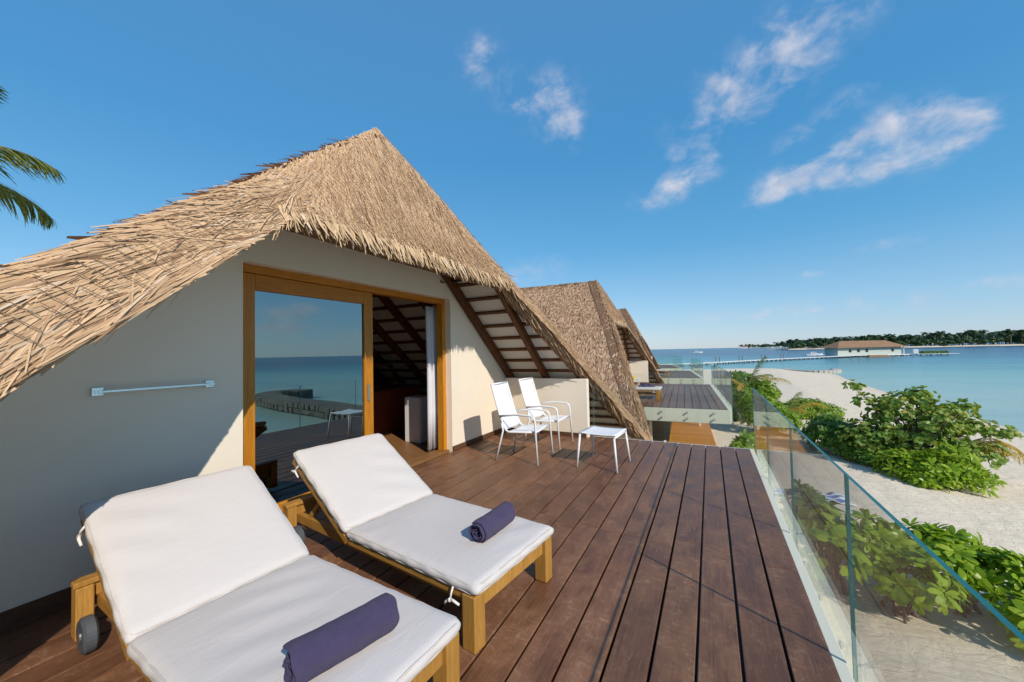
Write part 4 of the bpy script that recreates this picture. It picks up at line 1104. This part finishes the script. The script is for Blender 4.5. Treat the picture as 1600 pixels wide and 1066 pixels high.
for az, el, L_, dr in ((6, 26, 3.6, 1.0), (14, 6, 3.4, .9), (20, -22, 2.4, .8), (2, 50, 3.3, 1.1), (60, 35, 3.3, 1.3), (100, 20, 3.3, 1.3), (140, 40, 3.3, 1.2), (180, 15, 3.3, 1.2), (220, 40, 3.3, 1.2), (260, 15, 3.3, 1.2), (300, 35, 3.3, 1.2), (330, 10, 3.3, 1.2), (-15, 60, 3.3, 1.3), (45, 65, 3.2, 1.4), (170, 68, 3.0, 1.2)):
    frond((0, 0, H), R(az), R(el), L_, dr, .95, 84, M_lf_palm, pr, 'frond', pt, .05, .9)
def small_palm(name, label, base, fr, mat=M_lf_yel):
    root = empty(name, base); tag(root, label, 'palm tree' if 'palm' in name else 'plant')
    MB().tube([(0, 0, -.05), (.03, 0, .25), (.02, .02, fr[0][5])], [.07, .06, .05], 8).build('trunk', M_trunk, root, smooth=True)
    for az, el, L_, dr, lf, h, mt in fr:
        frond((0, 0, h), R(az), R(el), L_, dr, lf, 34, mt, pr, 'frond', root, .022, .6)
small_palm('young_palm', 'young palm with yellowing fronds beside the glass corner of the next deck', G(1.35, 19.0),
    [(-10, 45, 1.7, 1.5, .40, 1.5, M_lf_yel), (-60, 55, 1.6, 1.6, .4, 1.5, M_lf_yel), (40, 50, 1.6, 1.4, .4, 1.5, M_lf_palm), (120, 55, 1.5, 1.4, .4, 1.5, M_lf_palm), (-110, 40, 1.4, 1.6, .4, 1.5, M_lf_yel), (180, 50, 1.5, 1.5, .4, 1.5, M_lf_yel), (10, 75, 1.6, 1.2, .4, 1.5, M_lf_palm)])
small_palm('palm_seedling', 'small palm seedling arching over the sand near the light green dome', G(2.85, 19.6),
    [(5, 42, 1.5, 1.5, .30, .55, M_lf_yel), (50, 60, 1.2, 1.0, .3, .55, M_lf_palm), (-70, 45, 1.2, 1.6, .3, .5, M_lf_yel), (150, 60, 1.2, 1.2, .3, .55, M_lf_palm)])
small_palm('palm_seedling', 'dry yellow palm fronds drooping from the sea grape side to the sand', G(5.75, 14.2),
    [(-5, 38, 1.15, 1.9, .34, .75, M_lf_yel), (-35, 30, 1.2, 1.7, .34, .7, M_lf_yel), (25, 35, 1.2, 1.5, .3, .75, M_lf_yel), (-60, 45, 1.0, 1.8, .3, .7, M_lf_yel), (80, 50, 1.0, 1.3, .3, .75, M_lf_palm)])

# ------------------------------------------------------------------ jetty, over-water house, boats, groynes, islands
def at(px, py, depth):
    """point seen at a photograph pixel at a given depth, metres (used once to place far things)"""
    k = depth/598.08; return Vector((0, 0, 1.5)) + F_*depth + R2*((px-800)*k) - U2*((py-533)*k)
JP = [(1000, 573.5, 80), (1100, 567.5, 86), (1225, 560.6, 105), (1328, 556.2, 120), (1412, 553.6, 126), (1492, 552.6, 122)]
JZ = WATER_Z + .55
jp = [at(*q) for q in JP]
jt = empty('jetty', (jp[0].x, jp[0].y, WATER_Z)); tag(jt, 'long pale jetty running out over the lagoon to the boathouse', 'jetty')
ofs = Vector((jp[0].x, jp[0].y, WATER_Z))
for i in range(len(jp)-1):
    a, b = jp[i], jp[i+1]; n = max(1, int((b-a).length/2.2)); d = (b-a); d.z = 0; L_ = d.length; ang = math.atan2(d.y, d.x); w = 1.1 if i < 4 else 1.6
    c = (a+b)/2; MB().box(-L_/2-.2, L_/2+.2, -w, w, -.10, .0).build('walkway', M_jetty, jt, loc=(c.x-ofs.x, c.y-ofs.y, .55 + .002*(i % 2)), rot=(0, 0, ang))
    for k in range(n):
        p = a.lerp(b, k/n); nrm = Vector((-d.y, d.x, 0)).normalized()
        for s_ in (-1, 1):
            q = p + nrm*s_*(w-.15); MB().box(-.12, .12, -.12, .12, -.6, .44).build('pile', M_pile, jt, loc=(q.x-ofs.x, q.y-ofs.y, 0))
for px, dep, sep in ((1118, 88, 6), (1155, 94, 5), (1190, 99, 5), (1220, 104, 4)):
    for s_ in (0, 1):
        p = at(px+s_*sep, 560, dep); o = MB().box(-.07, .07, -.07, .07, 0, 1.05).tube([(0, 0, 1.05), (0, 0, 1.2)], .11, 8).build('bollard_lamp', M_pile, None, loc=(p.x, p.y, WATER_Z+.55))
        tag(o, 'short dark lamp post standing on the long jetty', 'lamp', 'lamp posts along the jetty')
# boathouse
ba, bb = at(1292, 550, 120), at(1414, 548, 124); d = bb-ba; d.z = 0; ang = math.atan2(d.y, d.x); BL = d.length; c = (ba+bb)/2
bh = empty('boathouse', (c.x, c.y + 3.4, WATER_Z), ang); tag(bh, 'mint walled boathouse with brown hipped roof standing over the lagoon', 'boathouse')
hl = BL/2-2.6; hw_ = 2.2
MB().box(-hl, hl, -hw_, hw_, .55, 3.2).build('wall', M_mint, bh)
MB().box(-hl-1.2, hl+1.2, -hw_-1.4, hw_+1.4, .35, .545).build('platform', M_jetty, bh)
e = 1.2; mb = MB(); mb.poly([(-hl-e, -hw_-e, 3.0), (hl+e, -hw_-e, 3.0), (hl+e, hw_+e, 3.0), (-hl-e, hw_+e, 3.0), (-hl+3.2, 0, 5.2), (hl-3.2, 0, 5.2)], [(0, 1, 5, 4), (2, 3, 4, 5), (1, 2, 5), (3, 0, 4), (3, 2, 1, 0)])
mb.build('roof', M_shingle, bh)
for x in (-hl*.62, -hl*.36, -hl*.10, hl*.72): 
    w_ = MB().box(x-.5, x+.5, -hw_-.03, -hw_+.02, 1.5, 2.5).build('window', M_window, bh)
for x in (-1, 1):
    for k in range(5): MB().box(-.15, .15, -.15, .15, -.6, .34).build('pile', M_pile, bh, loc=(-hl+k*hl/2, x*2.6, 0))
    MB().box(-.1, .1, -.1, .1, .55, 3.05).build('post', M_jetty, bh, loc=(hl+.9, x*2.2, 0))
p = at(1370, 556.5, 118); o = MB().box(-4, 4, -.8, .8, .0, .35).box(-3.2, 3.2, -.5, .5, .36, .7).build('barge', [M_shingle], None, bevel=.05, loc=(p.x, p.y-.5, WATER_Z-.08), rot=(0, 0, ang)); tag(o, 'low brown pontoon barge moored before the boathouse', 'barge')
p = at(1430, 549, 124); o = MB().box(-.6, .6, -.5, .5, 0, 1.5).build('kiosk', M_boat, None, bevel=.05, loc=(p.x, p.y, JZ+.01)); tag(o, 'white kiosk on the jetty end past the boathouse', 'kiosk')
for k in range(6):
    p = at(1442+k*7, 551, 124); q = (p.x, p.y, JZ)
    make_bush('jetty_planter', 'clipped green planter hedge along the jetty end', 'plant', q, [(0, 0, .35, .8, .5, .45)], 90, 5, .25, .14, OVAL, M_lf_dark, 90+k, 'planters on the jetty end', stems=4)
def boat(px, py, dep, L_, rz, label, cabin=True):
    p = at(px, py, dep); b = empty('motor_boat', (p.x, p.y, WATER_Z), rz); tag(b, label, 'boat', 'boats on the lagoon')
    rows = []; V, Fq = [], []; n = 9
    for i in range(n):
        t = i/(n-1); x = (t-.5)*L_; w = .16*L_*(1-max(0, (t-.45)/.55)**2.2); sh = .10*L_*(1+.35*t*t)
        V += [(x, -w, sh), (x, -w*.7, -.02*L_), (x, w*.7, -.02*L_), (x, w, sh)]
    for i in range(n-1):
        for j in range(3): a = i*4+j; Fq.append((a, a+4, a+5, a+1))
        Fq.append((i*4+3, i*4+7, i*4+4, i*4))
    Fq.append((0, 1, 2, 3))
    mb = MB(); mb.poly(V, Fq); mb.build('hull', M_boat, b)
    if cabin:
        MB().prism([(-.22*L_, .11*L_), (.18*L_, .11*L_), (.08*L_, .22*L_), (-.22*L_, .22*L_)], 1, -.10*L_, .10*L_).build('cabin', M_boat, b)
        MB().prism([(-.18*L_, .15*L_), (.135*L_, .15*L_), (.09*L_, .20*L_), (-.18*L_, .20*L_)], 1, -.104*L_, .104*L_).build('cabin_window', M_navy, b)
        MB().box(-.26*L_, .06*L_, -.11*L_, .11*L_, .225*L_, .24*L_).build('canopy', M_boat, b)
    return b
boat(1090, 549.5, 330, 7.5, .15, 'white motor yacht far out on the open blue water')
boat(1272, 549.5, 150, 6.0, .3, 'white speedboat moored beside the boathouse')
boat(1288, 550.5, 140, 4.5, .2, 'small open boat moored closest to the boathouse wall', False)
boat(1262, 549.5, 160, 4.0, .5, 'small dark moored boat behind the white speedboat', False)
# stone rings and groynes
def groyne(name, label, pts, w, h, blocks, mat, closed=False):
    g_ = empty(name, (pts[0][0], pts[0][1], WATER_Z)); tag(g_, label, 'breakwater'); r = random.Random(len(pts)+int(w*10))
    P_ = [Vector((p[0]-pts[0][0], p[1]-pts[0][1], 0)) for p in pts]; mb = MB()
    for i in range(len(P_)-1):
        a, b = P_[i], P_[i+1]; d = b-a; nrm = Vector((-d.y, d.x, 0)).normalized()*w/2
        z0, z1 = -.9, h
        mb.poly([a-nrm*1.15+Vector((0, 0, z0)), b-nrm*1.15+Vector((0, 0, z0)), b+nrm*1.15+Vector((0, 0, z0)), a+nrm*1.15+Vector((0, 0, z0)), a-nrm+Vector((0, 0, z1)), b-nrm+Vector((0, 0, z1)), b+nrm+Vector((0, 0, z1)), a+nrm+Vector((0, 0, z1))], [(0, 3, 2, 1), (4, 5, 6, 7), (0, 1, 5, 4), (1, 2, 6, 5), (2, 3, 7, 6), (3, 0, 4, 7)])
    mb.build('rubble_core', mat, g_)
    if blocks:
        for i in range(len(P_)-1):
            a, b = P_[i], P_[i+1]; n = max(1, int((b-a).length/.7)); d = (b-a).normalized(); nrm = Vector((-d.y, d.x, 0))
            for k in range(n):
                for s_ in (-1, 1):
                    for lv in range(2):
                        c = a.lerp(b, (k+.5)/n) + nrm*s_*(w/2+.05) + Vector((0, 0, h-.2-.34*lv))
                        MB().box(-.32, .32, -.14, .14, -.16, .16, M=Matrix.Translation(c) @ Matrix.Rotation(math.atan2(d.y, d.x)+r.uniform(-.2, .2), 4, 'Z') @ Matrix.Rotation(r.uniform(-.2, .2), 4, 'X')).build('stone', mat, g_, bevel=.04)
ring = [(13.2 + 3.0*math.cos(R(a)), 71.5 + 5.2*math.sin(R(a))) for a in range(170, 372, 9)]
groyne('stone_groyne', 'low curved stone groyne at the tip of the sand spit', ring, .9, .42, False, M_conc)
groyne('stone_breakwater', 'rubble stone breakwater mirrored in the sliding door glass', [(9.5, 15.2), (14.5, 16.6), (19.5, 17.3), (24.5, 18.6), (27.2, 20.2), (27.5, 22.0), (25.5, 22.6)], 1.5, .75, True, M_stone)

# islands
def island(name, pts, z):
    n = len(pts); mb = MB(); b = [(x, y, z) for x, y in pts]; lo = [(x, y, WATER_Z-.5) for x, y in pts]
    cx = sum(p[0] for p in pts)/n; cy = sum(p[1] for p in pts)/n
    inn = [(cx+(x-cx)*.94, cy+(y-cy)*.90, z+.8) for x, y in pts]
    mb.poly(lo+b+inn, [(i, (i+1) % n, n+(i+1) % n, n+i) for i in range(n)] + [(n+i, n+(i+1) % n, 2*n+(i+1) % n, 2*n+i) for i in range(n)] + [tuple(2*n+i for i in range(n))])
    tag(mb.build(name, M_sand), kind='structure')
def strip(px0, d0, px1, d1, width, n=14):
    a = at(px0, 540, d0); b = at(px1, 540, d1); d = (b-a); d.z = 0; nr = Vector((-d.y, d.x, 0)).normalized()
    if nr.dot(Vector((F_.x, F_.y, 0))) < 0: nr = -nr
    fr = [a.lerp(b, k/n) + nr*(3*math.sin(k*1.7)) for k in range(n+1)]; bk = [a.lerp(b, k/n) + nr*(width + 5*math.sin(k*1.1)) for k in range(n, -1, -1)]
    return [(p.x, p.y) for p in fr+bk], a, b, nr
is1, ia, ib, inr = strip(1232, 430, 1720, 350, 90); island('island_sand', is1, WATER_Z+.5)
is2, ja, jb, jnr = strip(1140, 1250, 1262, 1000, 120); island('far_island_sand', is2, WATER_Z+.6)
# far palms and trees: two meshes of each kind shared by the copies
fr_rng = np.random.default_rng(77)
def far_palm_mesh(seed):
    r = np.random.default_rng(seed); sets = []
    for k in range(15):
        az = r.uniform(0, 6.28); el = r.uniform(-.5, 1.1); n = 7; L_ = r.uniform(3.2, 4.6)
        p = np.zeros(3); d = np.array([math.cos(az)*math.cos(el), math.sin(az)*math.cos(el), math.sin(el)]); Pp = []
        for i in range(n): Pp.append(p.copy()); p = p + d*L_/n; d = d + np.array([0, 0, -.26]); d /= np.linalg.norm(d)
        Pp = np.array(Pp); D = unit(np.gradient(Pp, axis=0)); sd = unit(np.cross(D, [[0, 0, 1.]]))
        for s_ in (-1, 1):
            T = unit(sd*s_ + D*.6 + np.array([[0, 0, -.55]]) + r.normal(0, .1, D.shape))
            sets.append(leaf_arrays(Pp, T, unit(np.cross(T, D)), np.full(n, 1.1), np.full(n, .55), (.7, 1, .2), np.full(n, .3)))
    return blade_mesh('crown', sets, M_lf_far)
def far_tree_mesh(seed):
    r = np.random.default_rng(seed); lob = [(r.normal(0, 1.6), r.normal(0, 1.6), r.uniform(-.5, 1.6), r.uniform(1.2, 2.3), r.uniform(1.2, 2.3), r.uniform(1.0, 1.7)) for _ in range(6)]
    P, N = sample_lobes(lob, 420, r, thick=.4); T = unit(np.cross(N, r.normal(0, 1, N.shape)))
    return blade_mesh('crown', [leaf_arrays(P, T, N, r.uniform(.5, 1.0, 420), r.uniform(.4, .8, 420), OVAL, np.full(420, .2))], M_lf_farb)
PM = [far_palm_mesh(s) for s in (1, 2, 3)]; TM = [far_tree_mesh(s) for s in (4, 5, 6)]
trunk_far = MB().tube([(0, 0, 0), (.1, 0, .5), (0, 0, 1)], [.26, .2, .16], 6).mesh('trunk', M_trunk)
def far_tree(kind, p, h, sc, label, group):
    t_ = empty('coconut_palm' if kind == 'p' else 'broadleaf_tree', (p.x, p.y, WATER_Z+1.0)); tag(t_, label, 'palm tree' if kind == 'p' else 'tree', group)
    o = link('trunk', trunk_far, t_); o.scale = (1, 1, h)
    c_ = link('crown', (PM if kind == 'p' else TM)[int(fr_rng.integers(3))], t_, (0, 0, h), (0, 0, fr_rng.uniform(0, 6.28))); c_.scale = (sc, sc, sc*fr_rng.uniform(.85, 1.15))
for k in range(130):
    t = fr_rng.random(); t = t**1.25; depth_ = fr_rng.uniform(4, 70); p = ia.lerp(ib, t*.97+.02) + inr*depth_
    ramp_ = np.interp(t, [0, .06, .2, .5, 1], [.62, .8, .78, 1.0, 1.05])
    far_tree('p', p, fr_rng.uniform(9.5, 14.5)*ramp_, fr_rng.uniform(.85, 1.15), 'dark coconut palm standing tall on the wooded island', 'coconut palms on the wooded island')
for k in range(285):
    t = fr_rng.random(); depth_ = fr_rng.uniform(3, 50); p = ia.lerp(ib, t*.97+.02) + inr*depth_
    ramp_ = np.interp(t, [0, .06, .2, .5, 1], [.7, .8, .8, 1.0, 1.1]); sc = fr_rng.uniform(1.1, 1.9)*ramp_
    far_tree('t', p, (1.5 + .16*depth_)*fr_rng.uniform(.8, 1.2)*ramp_, sc, 'dark rounded tree in the green belt of the wooded island', 'broadleaf trees on the wooded island')
for k in range(90):
    t = fr_rng.random(); p = ja.lerp(jb, t*.92+.04) + jnr*fr_rng.uniform(8, 60)
    if k % 2: far_tree('p', p, fr_rng.uniform(7, 12), 1.25, 'distant palm on the low far island', 'palms on the far island')
    else: far_tree('t', p, fr_rng.uniform(3, 6), 1.9, 'distant rounded tree on the low far island', 'trees on the far island')
for k, (px, w_) in enumerate(((1163, 9), (1176, 6))):
    p = at(px, 541, 1180); o = empty('island_house', (p.x, p.y, WATER_Z+1.2)); tag(o, ['pale long house among the far island palms', 'small pale house beside the long one on the far island'][k], 'house')
    MB().box(-w_, w_, -4, 4, 0, 5).build('wall', M_boat, o); MB().prism([(-5, 5), (5, 5), (0, 8)], 0, -w_-1, w_+1).build('roof', M_shingle, o)
